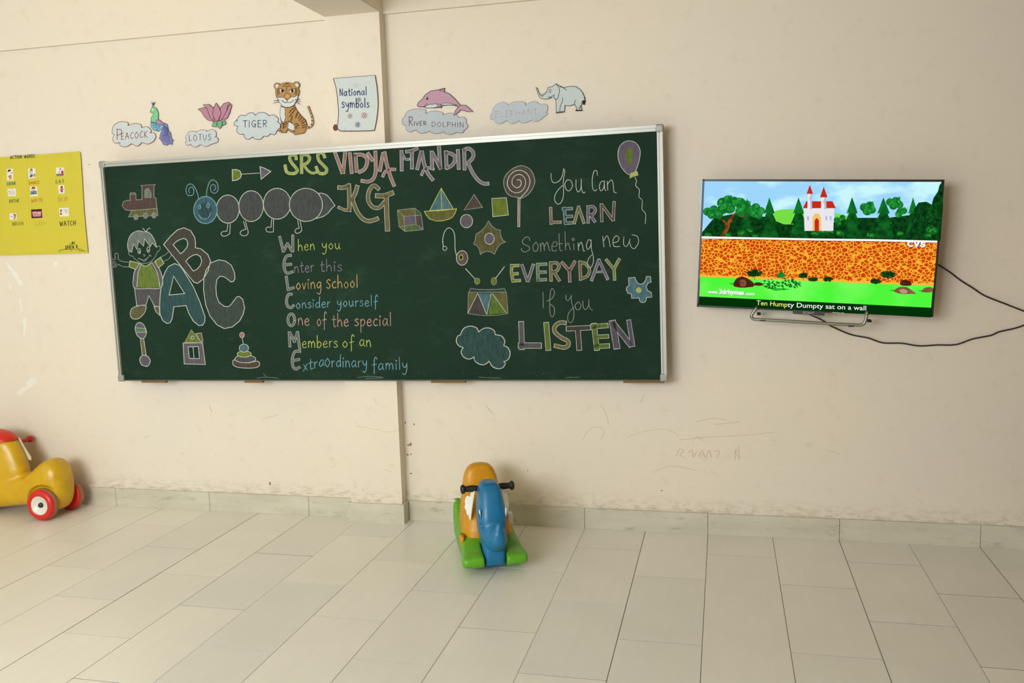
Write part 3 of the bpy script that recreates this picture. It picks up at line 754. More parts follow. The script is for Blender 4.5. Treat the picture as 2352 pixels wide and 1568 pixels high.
blockword(L_, [
  [[(223,858),(233,1140)], ([(205,1108),(432,1110)], 66)],
  [[(497,868),(520,1150)]],
  [([(710,862),(645,860),(592,900),(592,960),(660,1020),(732,1060),(738,1105),(690,1130),(592,1110)], 46)],
  [([(726,926),(972,914)], 56), [(842,930),(858,1150)]],
  [[(1018,878),(1050,1150)], ([(990,905),(1162,890)], 56), ([(1050,1014),(1172,1008)], 46), ([(1030,1120),(1178,1112)], 56)],
  [([(1220,850),(1268,1130)], 74), ([(1228,862),(1420,1105)], 62), ([(1398,838),(1442,1110)], 50)]], 60,
  [(112,104,116), (124,150,46), (146,130,80), (92,78,80), (116,146,54), (112,98,126)], None, 1.2)
# -- puzzle piece
d = BD(L_)
d.shape([(1395,372),(1465,365),(1478,400),(1500,430),(1528,440),(1560,430),(1582,395),(1590,355),(1635,355),(1642,415),(1605,430),(1588,470),(1605,510),(1645,530),(1650,580),(1590,585),(1590,612),(1575,634),(1550,640),(1522,630),(1508,590),(1430,592),(1425,545),(1390,538),(1370,500),(1378,470),(1400,455)], chalk((96,146,168), .8), WHT, 1.6)
d.dot(1508, 505, 27, 28, LIME, SGE, 1.0); CB('chalk_puzzle_piece', d)
# -- boy
d = BD(E_); HAIR = chalk((140, 152, 146), .7); SHO = chalk((128, 116, 78), .74); PNT = chalk((104, 100, 112), .74)
d.fill([(270,625),(390,637),(505,630),(500,800),(450,795),(400,700),(372,790),(290,790)], PNT); d.stroke([(270,625),(290,790),(372,790),(400,700),(450,795),(500,800)], 1.5, WHT, False, False)
d.fill([(320,415),(370,435),(420,408),(470,500),(500,625),(390,635),(292,625),(300,500)], chalk((132,160,58), .76))
d.fill([(300,415),(332,415),(300,500),(292,625),(268,625),(260,540),(278,460)], PUR).fill([(428,400),(450,392),(490,450),(522,545),(512,630),(500,620),(475,500)], PUR)
for p in ([(300,415),(275,470),(260,540),(270,630),(390,637),(508,628),(522,545),(490,450),(452,392)], [(332,415),(302,500),(292,625)], [(425,400),(475,500),(500,620)], [(320,412),(370,435),(420,406)]): d.stroke(p, 1.5, WHT)
d.shape([(230,388),(315,410),(280,465),(220,440)], GRN, WHT, 1.5).shape([(505,355),(535,410),(485,450),(455,390)], GRN, WHT, 1.5)
d.shape([(295,795),(370,790),(362,850),(310,905),(255,908),(232,870),(245,820)], SHO, WHT, 1.5, True); d.shape([(445,797),(492,800),(496,878),(462,845)], SHO, WHT, 1.4)
d.fill([(245,310),(215,290),(210,220),(240,150),(300,118),(350,125),(370,118),(410,140),(450,200),(468,265),(430,225),(412,262),(362,190),(352,255),(308,208),(292,285),(262,235)], HAIR)
d.stroke([(245,310),(215,290),(210,220),(240,150),(300,118),(350,125)], 1.5, WHT); d.stroke([(370,122),(410,140),(450,200),(470,268)], 1.5, WHT); d.stroke([(245,310),(262,235),(292,285),(308,208),(352,255),(362,190),(412,262),(430,225),(468,265)], 1.4, WHT, False, False)
d.stroke([(370,128),(358,108),(344,94)], 1.5, WHT); d.stroke([(376,130),(386,105),(410,93)], 1.5, WHT)
for p in ([(248,340),(290,385),(350,412),(420,392),(462,340),(478,300)], [(244,347),(222,332),(217,305),(238,295)], [(470,262),(494,254),(502,280),(482,306)], [(348,335),(358,330),(364,340),(354,348)], [(310,365),(350,382),(398,352),(410,335)], [(302,372),(314,362)], [(400,332),(424,346)], [(332,372),(360,392),(384,364)],
          [(222,400),(160,393),(125,372),(125,340),(115,320),(95,325),(97,372)], [(97,372),(62,380),(55,405),(75,440),(102,440),(125,420),(160,438),(220,442)], [(62,425),(98,402)], [(75,442),(108,412)], [(58,408),(92,390)], [(508,352),(550,330),(575,308)], [(535,392),(578,370),(604,335)]): d.stroke(p, 1.4, WH2)
d.dot(313, 300, 12, 23, None, WHT, 1.3).dot(395, 287, 13, 25, None, WHT, 1.3).dot(315, 305, 5, 10, WHT).dot(394, 293, 5, 10, WHT)
CB('chalk_boy', d)
# -- A B C
d = BD(E_)
d.shape([(532,240),(562,205),(600,160),(660,107),(715,90),(775,115),(812,175),(820,225),(818,270),(870,280),(930,330),(955,390),(932,480),(890,550),(840,590),(805,580),(700,450)], chalk((92,84,78), .7), WHT, 1.7, False,
        [[(618,243),(645,215),(680,195),(715,185),(742,200),(750,235),(742,265),(715,300),(685,325)], [(732,390),(760,360),(800,335),(835,330),(865,352),(876,390),(862,430),(835,462),(800,480)]])
CB('chalk_letter', d)
d = BD(E_)
d.shape([(500,870),(496,780),(502,690),(520,560),(545,490),(575,440),(630,412),(675,428),(705,465),(750,540),(800,620),(860,760),(905,890),(903,935),(885,965),(850,970),(800,930),(760,860),(735,790),(625,800),(618,850),(608,910),(590,945),(560,950),(525,925)], chalk((62,104,110), .68), WHT, 1.7, False, [[(622,525),(722,682),(582,695)]])
CB('chalk_letter', d)
d = BD(E_)
d.shape([(1140,578),(1105,550),(1080,532),(1040,525),(1012,555),(1003,620),(1008,700),(1030,760),(1080,798),(1115,800),(1140,780),(1165,745),(1190,712),(1215,708),(1245,735),(1262,810),(1248,870),(1215,930),(1150,982),(1080,997),(1015,965),(950,885),(910,780),(892,650),(895,540),(915,470),(960,405),(1030,378),(1090,390),(1140,425),(1170,490),(1175,545),(1162,572)], chalk((82,94,88), .68), WHT, 1.7)
CB('chalk_letter', d)
# -- rattle, house, stacking rings
d = BD(E_)
d.shape([(276,1000),(290,955),(320,943),(355,968),(378,1030),(360,1078),(330,1087),(295,1058)], PUR, WHT, 1.6, True); d.shape([(277,988),(368,996),(376,1030),(282,1032)], chalk((120,160,120), .76), WHT, 1.0)
d.shape([(322,1088),(352,1085),(375,1235),(340,1238)], chalk((142,128,76), .74), WHT, 1.4); d.shape([(318,1270),(345,1238),(390,1248),(412,1288),(395,1330),(370,1336),(330,1318)], PUR, WHT, 1.6, True); CB('chalk_rattle', d)
d = BD(E_); d.shape([(820,1042),(872,1037),(886,1110),(868,1118)], OLV, WHT, 1.3); d.shape([(707,1128),(882,1125),(908,1320),(718,1315)], PUR, WHT, 1.5, False, [[(752,1163),(845,1158),(855,1268),(765,1265)]])
d.stroke([(798,1165),(806,1265)], 1.6, WHT); d.shape([(782,1008),(870,1122),(722,1122)], GRN, WH2, 1.4); d.stroke(ell(793, 1079, 15, 14, 18, .3, 5.9), 1.5, WHT, False, False); CB('chalk_house', d)
d = BD(E_)
d.shape([(1155,1300),(1165,1280),(1230,1285),(1290,1305),(1370,1290),(1395,1305),(1390,1335),(1350,1350),(1280,1353),(1200,1345),(1160,1325)], MAR, WHT, 1.5, True)
d.dot(1268, 1270, 94, 35, PNT, WHT, 1.5).dot(1258, 1226, 63, 28, GRN, WHT, 1.4).dot(1255, 1173, 42, 36, BLU, WHT, 1.4); d.stroke([(1240,1080),(1250,1138)], 1.3, WHT); d.dot(1238, 1055, 21, 24, chalk((190,104,104), .84), WHT, 1.4); CB('chalk_stacking_rings', d)
# -- acrostic
GB = chalk((136, 142, 136), .74); GE = chalk((182, 190, 182), .85)
big = [[([(100,60),(138,212)],), ([(138,212),(180,130)],), ([(180,130),(228,208)],), ([(235,46),(235,212)],)],
 [([(218,252),(170,262),(145,330),(155,410),(185,435),(234,420)],), ([(150,350),(220,342)],)],
 [([(168,470),(188,610)],), ([(182,606),(246,584)],)],
 [([(224,652),(190,655),(170,715),(182,772),(215,790),(244,766)],)],
 [(ell(220, 915, 34, 60, 20, .2, 6.6),)],
 [([(198,1042),(206,1190)],), ([(205,1045),(252,1140)],), ([(252,1140),(284,1040)],), ([(284,1040),(306,1212)],)],
 [([(312,1240),(255,1245),(230,1320),(238,1395),(268,1420),(304,1402)],), ([(235,1335),(302,1322)],)]]
lines = [[('hen', (288,205), (460,196)), ('you', (535,192), (722,190))], [('nter', (250,430), (450,420)), ('this', (515,420), (740,412))], [('oving', (268,605), (530,592)), ('School', (580,590), (905,585))],
 [('onsider', (268,800), (620,786)), ('yourself', (690,778), (1105,772))], [('ne', (288,970), (405,970)), ('of', (482,975), (578,972)), ('the', (640,985), (808,980)), ('special', (870,978), (1250,975))],
 [('embers', (330,1200), (695,1200)), ('of', (745,1200), (860,1196)), ('an', (920,1182), (1040,1195))], [('xtra', (342,1440), (560,1390)), ('Ordinary', (565,1400), (1000,1400)), ('family', (1050,1430), (1415,1425))]]
lc = [(190,202,84), (138,124,146), (206,164,92), (108,168,194), (206,150,138), (192,204,84), (108,168,194)]
for k in range(7):
    d = BD(H_); d.block(big[k], 28, GB, GE, .9); CB('chalk_initial', d)
    for t_, a, b in lines[k]:
        d = BD(H_); d.write(t_, a, b, (62, 66, 68, 58, 72, 66, 66)[k], chalk(lc[k], .86), 1.7, 1.35); CB('chalk_word', d)

# ================================================================== PAPER CUT-OUTS ABOVE THE BOARD
LIFT = .004
PALE = paper((196, 206, 208)); BLK = ink((38, 34, 36))
def cutout(name, label, cat, crop, outline, fillm, smooth=False, pl=WP, group=None, edge=None, ew=1.1, lift=LIFT):
    x0, y0, s_ = crop; us = [p[0] for p in outline]; vs = [p[1] for p in outline]
    loc = pl.hit(x0+(min(us)+max(us))/2/s_, y0+max(vs)/s_)
    t = thing(name, label, cat, loc, 0, group)
    sheet('paper', pl, crop, outline, fillm, t, smooth, lift, .0012, loc)
    d = Draw(pl, crop, lift+.0012+.0003)
    if edge: d.stroke(outline, ew, edge, True, smooth)
    return t, d, loc
RB = ink((140, 70, 62)); NAVY = ink((50, 62, 110)); MAUV = ink((128, 92, 118)); GREYI = ink((100, 96, 100))
CG = 'name clouds above the chalkboard'
# peacock and its cloud
o1 = scal([[(150,530),(168,495),(220,468),(285,475),(288,505)], [(288,505),(340,485),(400,492),(412,522)], [(412,522),(460,512),(498,545),(488,570)], [(488,570),(525,570),(540,605),(518,645)], [(518,645),(470,668),(412,655)], [(412,655),(375,687),(320,665)], [(320,665),(275,692),(222,685),(216,655)], [(216,655),(172,660),(152,625),(166,585)], [(166,585),(148,570),(150,530)]])
t, d, l = cutout('name_cloud', 'pale paper cloud with red outline reading PEACOCK', 'paper cloud', A_, o1, PALE, group=CG, edge=RB)
d.write('P', (185,632), (235,630), 62, RB, 1.4, 1.5); d.write('EACOCK', (228,628), (465,608), 38, RB, 1.3, 1.5); d.build('lettering', t, off=l)
pk = [(488,290),(535,290),(515,332),(545,345),(562,390),(564,450),(600,472),(640,490),(655,550),(674,565),(682,620),(702,635),(688,648),(690,672),(655,670),(640,682),(608,676),(588,640),(570,620),(580,580),(590,548),(555,556),(520,545),(496,510),(494,468),(500,430),(520,395),(496,386),(488,380),(498,352),(508,333)]
t, d, l = cutout('peacock_cutout', 'paper peacock with green neck and violet tail', 'paper cutout', A_, pk, paper((186, 200, 204)))
d.shape([(510,335),(545,345),(562,390),(562,455),(548,482),(496,468),(500,430),(522,395),(497,385),(490,380),(498,355)], ink((122, 196, 148)), BLK, .9)
d.shape([(495,466),(545,478),(600,494),(614,502),(600,532),(560,555),(520,545),(497,510)], ink((118, 176, 202)), BLK, .9)
d.shape([(612,482),(640,490),(655,550),(672,565),(680,620),(700,635),(685,648),(690,672),(655,668),(640,680),(610,675),(590,640),(572,620),(580,580),(598,540),(610,510)], ink((126, 130, 182)), ink((64,62,110)), .9)
for x in range(0, 6):
    d.stroke([(615+x*5,500+x*4),(612+x*9,560+x*4),(596+x*14,640+x*4)], .8, ink((66,66,118))); d.stroke([(602+x*10,560),(598+x*12,590),(606+x*12,606)], .7, ink((92,92,160)))
d.shape([(545,455),(570,450),(600,475),(620,482),(600,496),(565,496),(542,482)], ink((168, 132, 172)), BLK, .9)
d.fill([(500,292),(512,318),(522,318),(533,292),(516,302)], ink((40, 74, 96))); d.fill([(505,318),(522,318),(514,333)], ink((170, 74, 50))); d.dot(513, 362, 9, 10, ink((236,236,230)), None).dot(514, 363, 4, 4, BLK)
for x, y in ((520,500),(545,505),(570,512),(532,520),(558,526),(540,490),(508,480),(522,480),(550,540)): d.stroke([(x-6,y-4),(x,y+4),(x+7,y-4)], .8, ink((40,70,110)))
d.build('ink_drawing', t, off=l)
# lotus
o2 = scal([[(812,600),(838,560),(890,555),(902,565)], [(902,565),(942,542),(990,545),(998,556)], [(998,556),(1040,538),(1078,555),(1082,600),(1066,604)], [(1066,604),(1098,615),(1095,650),(1045,668)], [(1045,668),(990,690),(940,672)], [(940,672),(905,695),(870,690),(858,672)], [(858,672),(820,680),(806,655),(818,632)], [(818,632),(808,620),(812,600)]])
t, d, l = cutout('name_cloud', 'small pale paper cloud reading LOTUS', 'paper cloud', A_, o2, PALE, group=CG, edge=MAUV, ew=.9)
d.write('LOTUS', (838,640), (1038,632), 36, GREYI, 1.3, 1.5); d.build('lettering', t, off=l)
lo = [(920,355),(970,340),(988,338),(965,315),(1020,312),(1058,338),(1082,298),(1118,342),(1150,305),(1195,292),(1215,312),(1226,320),(1205,390),(1180,440),(1150,458),(1168,462),(1172,490),(1140,505),(1118,532),(1085,518),(1043,512),(1056,472),(1010,455),(975,420),(950,378)]
t, d, l = cutout('lotus_cutout', 'paper lotus flower with mauve petals and green leaves', 'paper cutout', A_, lo, paper((190, 150, 168)))
PK = ink((178, 130, 150)); LF = ink((110, 176, 130))
d.shape([(1045,510),(1055,475),(1092,468),(1085,516)], LF, BLK, .9).shape([(1140,468),(1165,460),(1172,490),(1140,502)], LF, BLK, .9).shape([(1090,470),(1110,455),(1138,470),(1135,505),(1118,530),(1095,500)], LF, BLK, .9)
for p in ([(920,355),(970,340),(1000,345),(1030,420),(1062,468),(1010,455),(975,420),(950,378)], [(1225,318),(1195,325),(1180,370),(1118,458),(1180,440),(1205,390)], [(965,315),(1020,312),(1060,345),(1056,400),(1068,466),(1030,430),(1000,350)], [(1195,292),(1215,310),(1190,320),(1178,370),(1135,450),(1108,462),(1125,400),(1120,345),(1150,305)], [(1082,298),(1112,340),(1128,392),(1102,460),(1075,460),(1052,400),(1060,350)]):
    d.shape(p, PK, BLK, 1.0)
d.build('ink_drawing', t, off=l)
# tiger
o3 = scal([[(85,700),(95,650),(140,615),(200,622)], [(200,622),(240,588),(300,585),(330,618)], [(330,618),(380,580),(460,582),(515,622)], [(515,622),(580,610),(640,660),(632,705)], [(632,705),(668,735),(660,800),(625,820)], [(625,820),(600,870),(560,875),(535,862)], [(535,862),(495,900),(445,895)], [(445,895),(400,940),(330,935),(298,905)], [(298,905),(240,940),(185,915),(178,868)], [(178,868),(120,870),(80,825),(95,762)], [(95,762),(50,750),(50,710),(85,672)]])
t, d, l = cutout('name_cloud', 'pale paper cloud with blue outline reading TIGER', 'paper cloud', C_, o3, PALE, group=CG, edge=NAVY, lift=.0022)
d.write('TIGER', (165,778), (490,770), 60, NAVY, 1.4, 1.5); d.build('lettering', t, off=l)
tg = [(606,272),(580,235),(585,195),(630,182),(668,195),(720,175),(790,172),(835,190),(870,160),(915,170),(930,215),(915,250),(928,300),(908,360),(895,410),(868,450),(862,490),(900,560),(950,620),(1010,680),(1030,750),(1045,770),(1078,752),(1098,700),(1085,640),(1070,590),(1032,495),(1060,495),(1095,590),(1116,690),(1100,755),(1060,795),(1022,800),(1005,850),(975,862),(920,868),(870,882),(835,850),(790,835),(768,805),(748,850),(690,852),(632,825),(640,800),(675,790),(682,720),(665,600),(672,520),(690,490),(665,455),(640,425),(615,370),(605,340),(615,290)]
t, d, l = cutout('tiger_cutout', 'orange paper tiger sitting beside the TIGER cloud', 'paper cutout', C_, tg, paper((196, 148, 82)))
OR = ink((174, 134, 82)); WP_ = ink((206, 212, 212)); TAN = ink((192, 152, 98))
d.shape([(690,490),(862,490),(900,560),(950,620),(1010,680),(1030,745),(1025,790),(985,858),(920,868),(870,880),(835,850),(790,832),(770,800),(748,850),(690,850),(632,825),(640,800),(675,790),(682,720),(665,600),(672,520)], OR, BLK, 1.0)
d.shape([(674,500),(728,512),(736,560),(730,600),(742,640),(722,690),(706,738),(684,690),(664,610),(668,540)], WP_, BLK, .8); d.shape([(782,700),(830,725),(862,760),(860,822),(820,815),(768,790)], WP_, BLK, .8)
tl = [(1030,785),(1080,770),(1108,720),(1100,650),(1080,590),(1045,497)]
d.stroke(tl, 4.6, BLK).stroke(tl, 3.4, TAN)
for a, b in (((1046,520),(1066,516)), ((1058,555),(1080,548)), ((1070,592),(1094,584)), ((1082,640),(1108,632)), ((1088,690),(1114,690)), ((1082,735),(1106,745)), ((1050,770),(1064,790))): d.stroke([a, b], 1.6, BLK)
d.shape([(618,262),(604,300),(612,345),(625,372),(700,400),(760,410),(830,395),(905,360),(925,300),(915,250),(890,205),(835,185),(760,172),(690,185),(650,215)], OR, BLK, 1.0, True)
for cx, cy, a in ((625,222,1), (888,208,1)): d.dot(cx, cy, 42, 44, TAN, BLK, 1.0).dot(cx+2, cy+2, 26, 30, WP_, BLK, .7)
d.shape([(618,262),(640,225),(690,185),(760,172),(835,185),(885,225),(915,270),(905,345),(830,372),(760,380),(700,375),(622,345)], OR, None or OR, .5)
d.shape([(615,372),(660,375),(715,372),(760,415),(810,370),(870,365),(910,335),(895,410),(868,448),(845,492),(790,506),(735,506),(692,490),(668,455),(640,428),(640,400)], WP_, BLK, .9)
d.shape([(765,312),(805,345),(800,375),(762,410),(720,375),(722,350)], TAN, BLK, 1.0); d.fill([(720,372),(762,410),(800,372),(762,392)], ink((186,104,42)))
for cx, k_ in ((695, -1), (830, 1)):
    d.fill([(cx-38,282+(12 if k_ > 0 else -15)),(cx-5,262),(cx+34,265 if k_ > 0 else 295),(cx+20,305),(cx-20,305)], ink((232,234,230))); d.dot(cx+2, 285, 19, 22, BLK); d.stroke([(cx-42,275+(18 if k_ > 0 else -12)),(cx-5,260),(cx+38,262 if k_ > 0 else 300)], 1.2, BLK)
for p in ([(715,205),(760,192),(800,202)], [(700,232),(730,218),(760,230)], [(760,230),(790,218),(818,228)], [(750,240),(754,262),(752,280)], [(640,250),(632,290),(640,340)], [(655,255),(650,285),(658,330)], [(880,245),(892,285),(880,340)], [(868,255),(876,290),(866,330)], [(740,182),(762,184),(782,180)],
          [(760,412),(760,440)], [(690,410),(720,440),(760,440),(810,440),(850,408)], [(700,430),(740,450)], [(672,480),(735,506),(800,504),(852,480)], [(660,410),(620,415),(580,420)], [(650,430),(610,440),(575,455)], [(870,405),(905,402),(930,398)], [(880,420),(915,430),(935,428)], [(875,435),(905,450),(930,468)],
          [(865,510),(820,540),(790,580)], [(870,530),(840,570),(790,635)], [(905,570),(890,610),(870,650)], [(935,610),(910,660)], [(910,570),(880,610)], [(960,640),(920,690)], [(990,665),(945,710)], [(1010,690),(955,735)], [(1025,735),(960,760)], [(1028,770),(960,785)], [(720,720),(760,700)], [(715,745),(762,725)], [(712,775),(745,765)], [(830,625),(810,690)], [(860,735),(900,730),(912,760)], [(870,755),(900,752)], [(865,775),(900,770)], [(868,790),(892,792)], [(690,700),(708,740),(705,800)], [(662,815),(690,835)], [(830,830),(865,835)], [(775,690),(830,720)]):
    d.stroke(p, 1.2 if p[0][0] > 860 or p[0][1] > 500 else 1.0, BLK, taper=False)
d.build('ink_drawing', t, off=l)
# scroll sheet on the pillar
PP = Plane((0, -PD, 0), (0, -1, 0)); BR = ink((104, 58, 42))
sc_o = [(1385,120),(1948,76),(1975,250),(1988,470),(1968,680),(1940,822),(1500,830),(1455,825),(1415,822),(1388,805),(1382,775),(1400,748),(1435,755),(1448,700),(1455,560),(1440,380),(1420,240)]
t, d, l = cutout('scroll_sheet', 'scroll-shaped paper on the pillar reading National Symbols', 'paper sign', C_, sc_o, paper((198, 208, 208)), pl=PP)
d.stroke([(1385,120),(1420,240),(1440,380),(1455,560),(1448,700),(1436,760)], 1.6, BR); d.stroke([(1385,118),(1948,76)], .9, ink((90,60,66))); d.stroke([(1948,76),(1975,250),(1988,470),(1968,680),(1938,820)], 1.5, BR); d.stroke([(1940,820),(1800,826),(1560,828),(1480,824),(1430,780)], 1.9, BR)
d.dot(1414, 782, 30, 40, BR, ink((70,40,34)), 1.0); d.stroke(ell(1414, 782, 14, 20, 16, 0, 5.5), .8, ink((150,104,84)), False, False)
NV = ink((44, 58, 112))
d.write('National', (1470,352), (1835,342), 58, NV, 1.7, 1.6); d.write('Symbols', (1498,512), (1868,510), 66, NV, 1.8, 1.15)
for x, y, r, c in ((1692,210,42,(214,178,186)), (1730,408,34,(28,84,56)), (1608,625,34,(160,120,134)), (1802,618,42,(166,40,44)), (1712,742,36,(44,54,104))):
    for k_ in range(8):
        a = k_*math.pi/4+.3; d.stroke([(x+r*.42*math.cos(a), y+r*.42*math.sin(a)), (x+r*math.cos(a), y+r*math.sin(a))], 1.1, ink(c))
    d.dot(x, y, 6, 7, ink(c))
d.dot(1537, 804, 4, 4, NV); d.build('lettering', t, off=l)
# river dolphin
o4 = scal([[(148,470),(170,425),(230,398),(300,393),(378,402),(380,446)], [(380,446),(440,420),(520,418),(572,435),(574,460)], [(574,460),(640,440),(712,450),(755,490)], [(755,490),(810,483),(840,522),(830,548)], [(830,548),(858,580),(832,622),(812,630)], [(812,630),(795,662),(728,655)], [(728,655),(665,680),(600,668),(594,645)], [(594,645),(520,668),(450,662),(430,640)], [(430,640),(345,668),(290,650),(278,625)], [(278,625),(210,650),(165,628),(160,578)], [(160,578),(120,565),(118,510),(148,470)]])
t, d, l = cutout('name_cloud', 'wide pale paper cloud reading RIVER DOLPHIN', 'paper cloud', D_, o4, paper((184, 194, 200)), group=CG, edge=MAUV, ew=.9, lift=.0022)
d.write('R', (188,585), (238,582), 66, ink((110,64,66)), 1.3, 1.5); d.write('IVER', (246,580), (388,576), 30, ink((110,64,66)), 1.2, 1.5); d.write('DOLPHIN', (448,592), (808,598), 36, MAUV, 1.2, 1.5); d.build('lettering', t, off=l)
do = [(285,345),(302,315),(340,285),(380,230),(440,190),(530,176),(570,165),(597,160),(588,197),(650,225),(710,280),(768,350),(830,352),(870,385),(915,425),(850,422),(775,402),(750,430),(695,468),(715,410),(750,372),(700,352),(640,348),(560,356),(558,380),(530,375),(480,380),(390,382),(355,370),(310,370),(290,362)]
t, d, l = cutout('dolphin_cutout', 'mauve paper dolphin leaping over its cloud', 'paper cutout', D_, do, paper((186, 150, 168)))
d.stroke(do, 1.2, BLK, True, False); d.shape([(370,370),(410,345),(500,335),(526,366),(470,380),(390,382)], ink((200,208,212)), BLK, 1.0); d.shape([(545,350),(580,328),(640,328),(742,352),(640,348)], ink((200,208,212)), BLK, 1.0)
d.shape([(498,335),(560,340),(545,352),(558,380),(530,370)], ink((178,140,160)), BLK, 1.0); d.stroke([(535,185),(560,172),(597,162)], 1.0, BLK); d.stroke([(535,185),(588,196)], .8, BLK); d.dot(397, 272, 11, 19, BLK).dot(394, 264, 4, 6, ink((236,236,236))); d.stroke([(355,368),(385,345),(402,335)], 1.0, BLK); d.stroke([(750,372),(772,352)], .8, BLK); d.build('ink_drawing', t, off=l)
# elephant
o5 = scal([[(1128,440),(1145,375),(1200,330),(1270,320),(1308,350)], [(1308,350),(1360,318),(1430,308),(1498,320),(1503,358)], [(1503,358),(1555,318),(1620,310),(1665,345)], [(1665,345),(1715,335),(1752,365),(1745,420),(1730,435)], [(1730,435),(1752,450),(1700,487)], [(1700,487),(1660,522),(1605,532),(1570,518)], [(1570,518),(1505,548),(1450,545),(1440,522)], [(1440,522),(1370,555),(1320,548),(1300,520)], [(1300,520),(1220,558),(1170,548),(1155,515)], [(1155,515),(1110,505),(1112,460),(1128,440)]])
t, d, l = cutout('name_cloud', 'pale paper cloud with faded pink ELEPHANT lettering', 'paper cloud', D_, o5, paper((184, 196, 204)), group=CG, edge=ink((170,140,164)), ew=.8)
d.write('ELEPHANT', (1165,485), (1640,455), 42, ink((196,170,182)), 1.3, 1.5); d.build('lettering', t, off=l)
el_ = [(1622,150),(1640,165),(1650,200),(1668,232),(1692,252),(1735,210),(1760,152),(1810,138),(1845,110),(1882,130),(1935,155),(2000,138),(2070,140),(2120,175),(2150,215),(2170,265),(2178,300),(2168,345),(2150,340),(2152,300),(2145,300),(2128,360),(2142,412),(2068,415),(2080,380),(2055,340),(2000,358),(1948,352),(1942,428),(1850,440),(1850,330),(1840,280),(1800,262),(1770,275),(1722,282),(1670,267),(1642,215)]
t, d, l = cutout('elephant_cutout', 'pale grey paper elephant with raised trunk', 'paper cutout', D_, el_, paper((194, 206, 206)))
d.stroke(el_[:24]+[(2128,360),(2142,412)], 1.1, BLK, False, False); d.stroke([(2142,412),(2068,415),(2080,380),(2055,340),(2000,358),(1948,352),(1942,428),(1850,440),(1850,330),(1840,280)], 1.1, BLK, False, False); d.stroke([(1800,262),(1770,275),(1722,282),(1670,267),(1642,215),(1622,150)], 1.1, BLK)
d.stroke([(1845,110),(1878,150),(1885,200),(1865,275),(1845,282),(1822,260),(1828,230)], 1.2, BLK); d.stroke([(1885,140),(1930,155),(1968,182)], 1.1, BLK); d.stroke([(1922,265),(1918,310),(1895,370),(1890,425)], 1.1, BLK); d.stroke([(2070,290),(2055,330),(2078,380)], 1.1, BLK); d.stroke([(2125,355),(2115,400)], 1.0, BLK)
d.stroke([(2145,212),(2165,255),(2166,295)], 1.0, BLK); d.fill([(2155,295),(2178,295),(2165,345),(2150,335)], BLK); d.dot(1780, 197, 9, 14, ink((236,240,238)), BLK, .8).dot(1781, 199, 4, 7, BLK); d.stroke([(1765,182),(1782,170),(1796,180)], .8, BLK); d.stroke([(1755,255),(1785,258),(1820,240)], 1.0, BLK); d.stroke([(1772,272),(1785,262)], .9, BLK)
for k_ in range(6): d.stroke([(1672+k_*14,232-k_*6),(1684+k_*14,246-k_*9)], .8, BLK)
for k_ in range(5): d.stroke([(1855+k_*16,436-k_*2),(1864+k_*16,426-k_*2)], 1.4, BLK)
for k_ in range(5): d.stroke([(2074+k_*13,412),(2082+k_*13,404)], 1.6, BLK)
d.build('ink_drawing', t, off=l)

# ================================================================== YELLOW WORD POSTER
YEL = plain('yellow_card', (200, 188, 60), .7, 0, .05, 6, 1.0, .3)
pl_ = [(-560,196),(-100,170),(300,142),(700,112),(945,92),(962,108),(968,180),(985,420),(1005,780),(1030,1060),(1056,1312),(600,1326),(-560,1352)]
loc = WP.hit(0, 590)
t = thing('word_poster', 'yellow poster titled ACTION WORDS with small pasted pictures', 'poster', loc)
sheet('paper', WP, B_, pl_, YEL, t, False, .008, .001, loc)
d = Draw(WP, B_, .0095); FOLD = ink((190, 180, 44)); DK = ink((58, 60, 40))
d.stroke([(-500,196),(200,168),(700,150),(966,150)], .6, FOLD); d.stroke([(-500,1318),(300,1310),(1050,1290)], .6, FOLD)
for x in (300, 660): d.stroke([(x,150),(x+30,700),(x+60,1300)], 1.2, ink((216,204,52)))
for tx, a, b, h, c, w_ in (('ACTION WORDS', (122,182), (418,166), 25, (60,60,40), 1.1), ('DRINK', (84,500), (190,492), 24, (40,120,100), 1.0), ('DANCE', (344,490), (472,480), 24, (196,104,50), 1.0), ('EAT', (668,478), (768,472), 26, (84,110,50), 1.0), ('BATHE', (110,706), (230,702), 26, (90,122,44), 1.0), ('WRITE', (372,704), (512,696), 26, (206,140,40), 1.0),
                           ('SKIP', (688,694), (815,686), 32, (196,150,40), 1.0), ('BRUSH', (148,984), (280,974), 27, (132,134,44), 1.0), ('SLEEP', (408,986), (545,978), 29, (204,196,72), 1.0), ('WATCH', (715,988), (908,978), 38, (84,80,44), 1.2), ('BY', (862,1206), (898,1202), 18, (60,56,40), 1.0), ('DIVENqR', (785,1262), (930,1256), 26, (60,56,40), 1.0)):
    d.write(tx, a, b, h, ink(c), w_, 1.5)
d.stroke([(822,1205),(850,1200),(905,1205)], .8, DK); d.stroke([(708,1296),(720,1278),(770,1270),(850,1268)], 1.0, DK); d.stroke([(845,1290),(870,1268),(920,1275)], .8, DK); d.stroke([(930,1250),(945,1272),(958,1262),(975,1268)], .9, DK); d.stroke([(950,1282),(970,1288),(990,1274),(1000,1290),(1020,1282)], .9, DK)
d.build('lettering', t, off=loc)
PW = paper((222, 220, 212))
def pic(poly, marks, base=PW):
    dd_ = Draw(WP, B_, .0094); dd_.fill(poly, base)
    for kind, *a in marks:
        if kind == 'd': dd_.dot(*a[:4], ink(a[4]))
        elif kind == 'p': dd_.fill(a[0], ink(a[1]))
        else: dd_.stroke(a[0], a[2], ink(a[1]))
    dd_.build('pasted_picture', t, off=loc)
SK = (214,176,150); HR = (60,40,34)
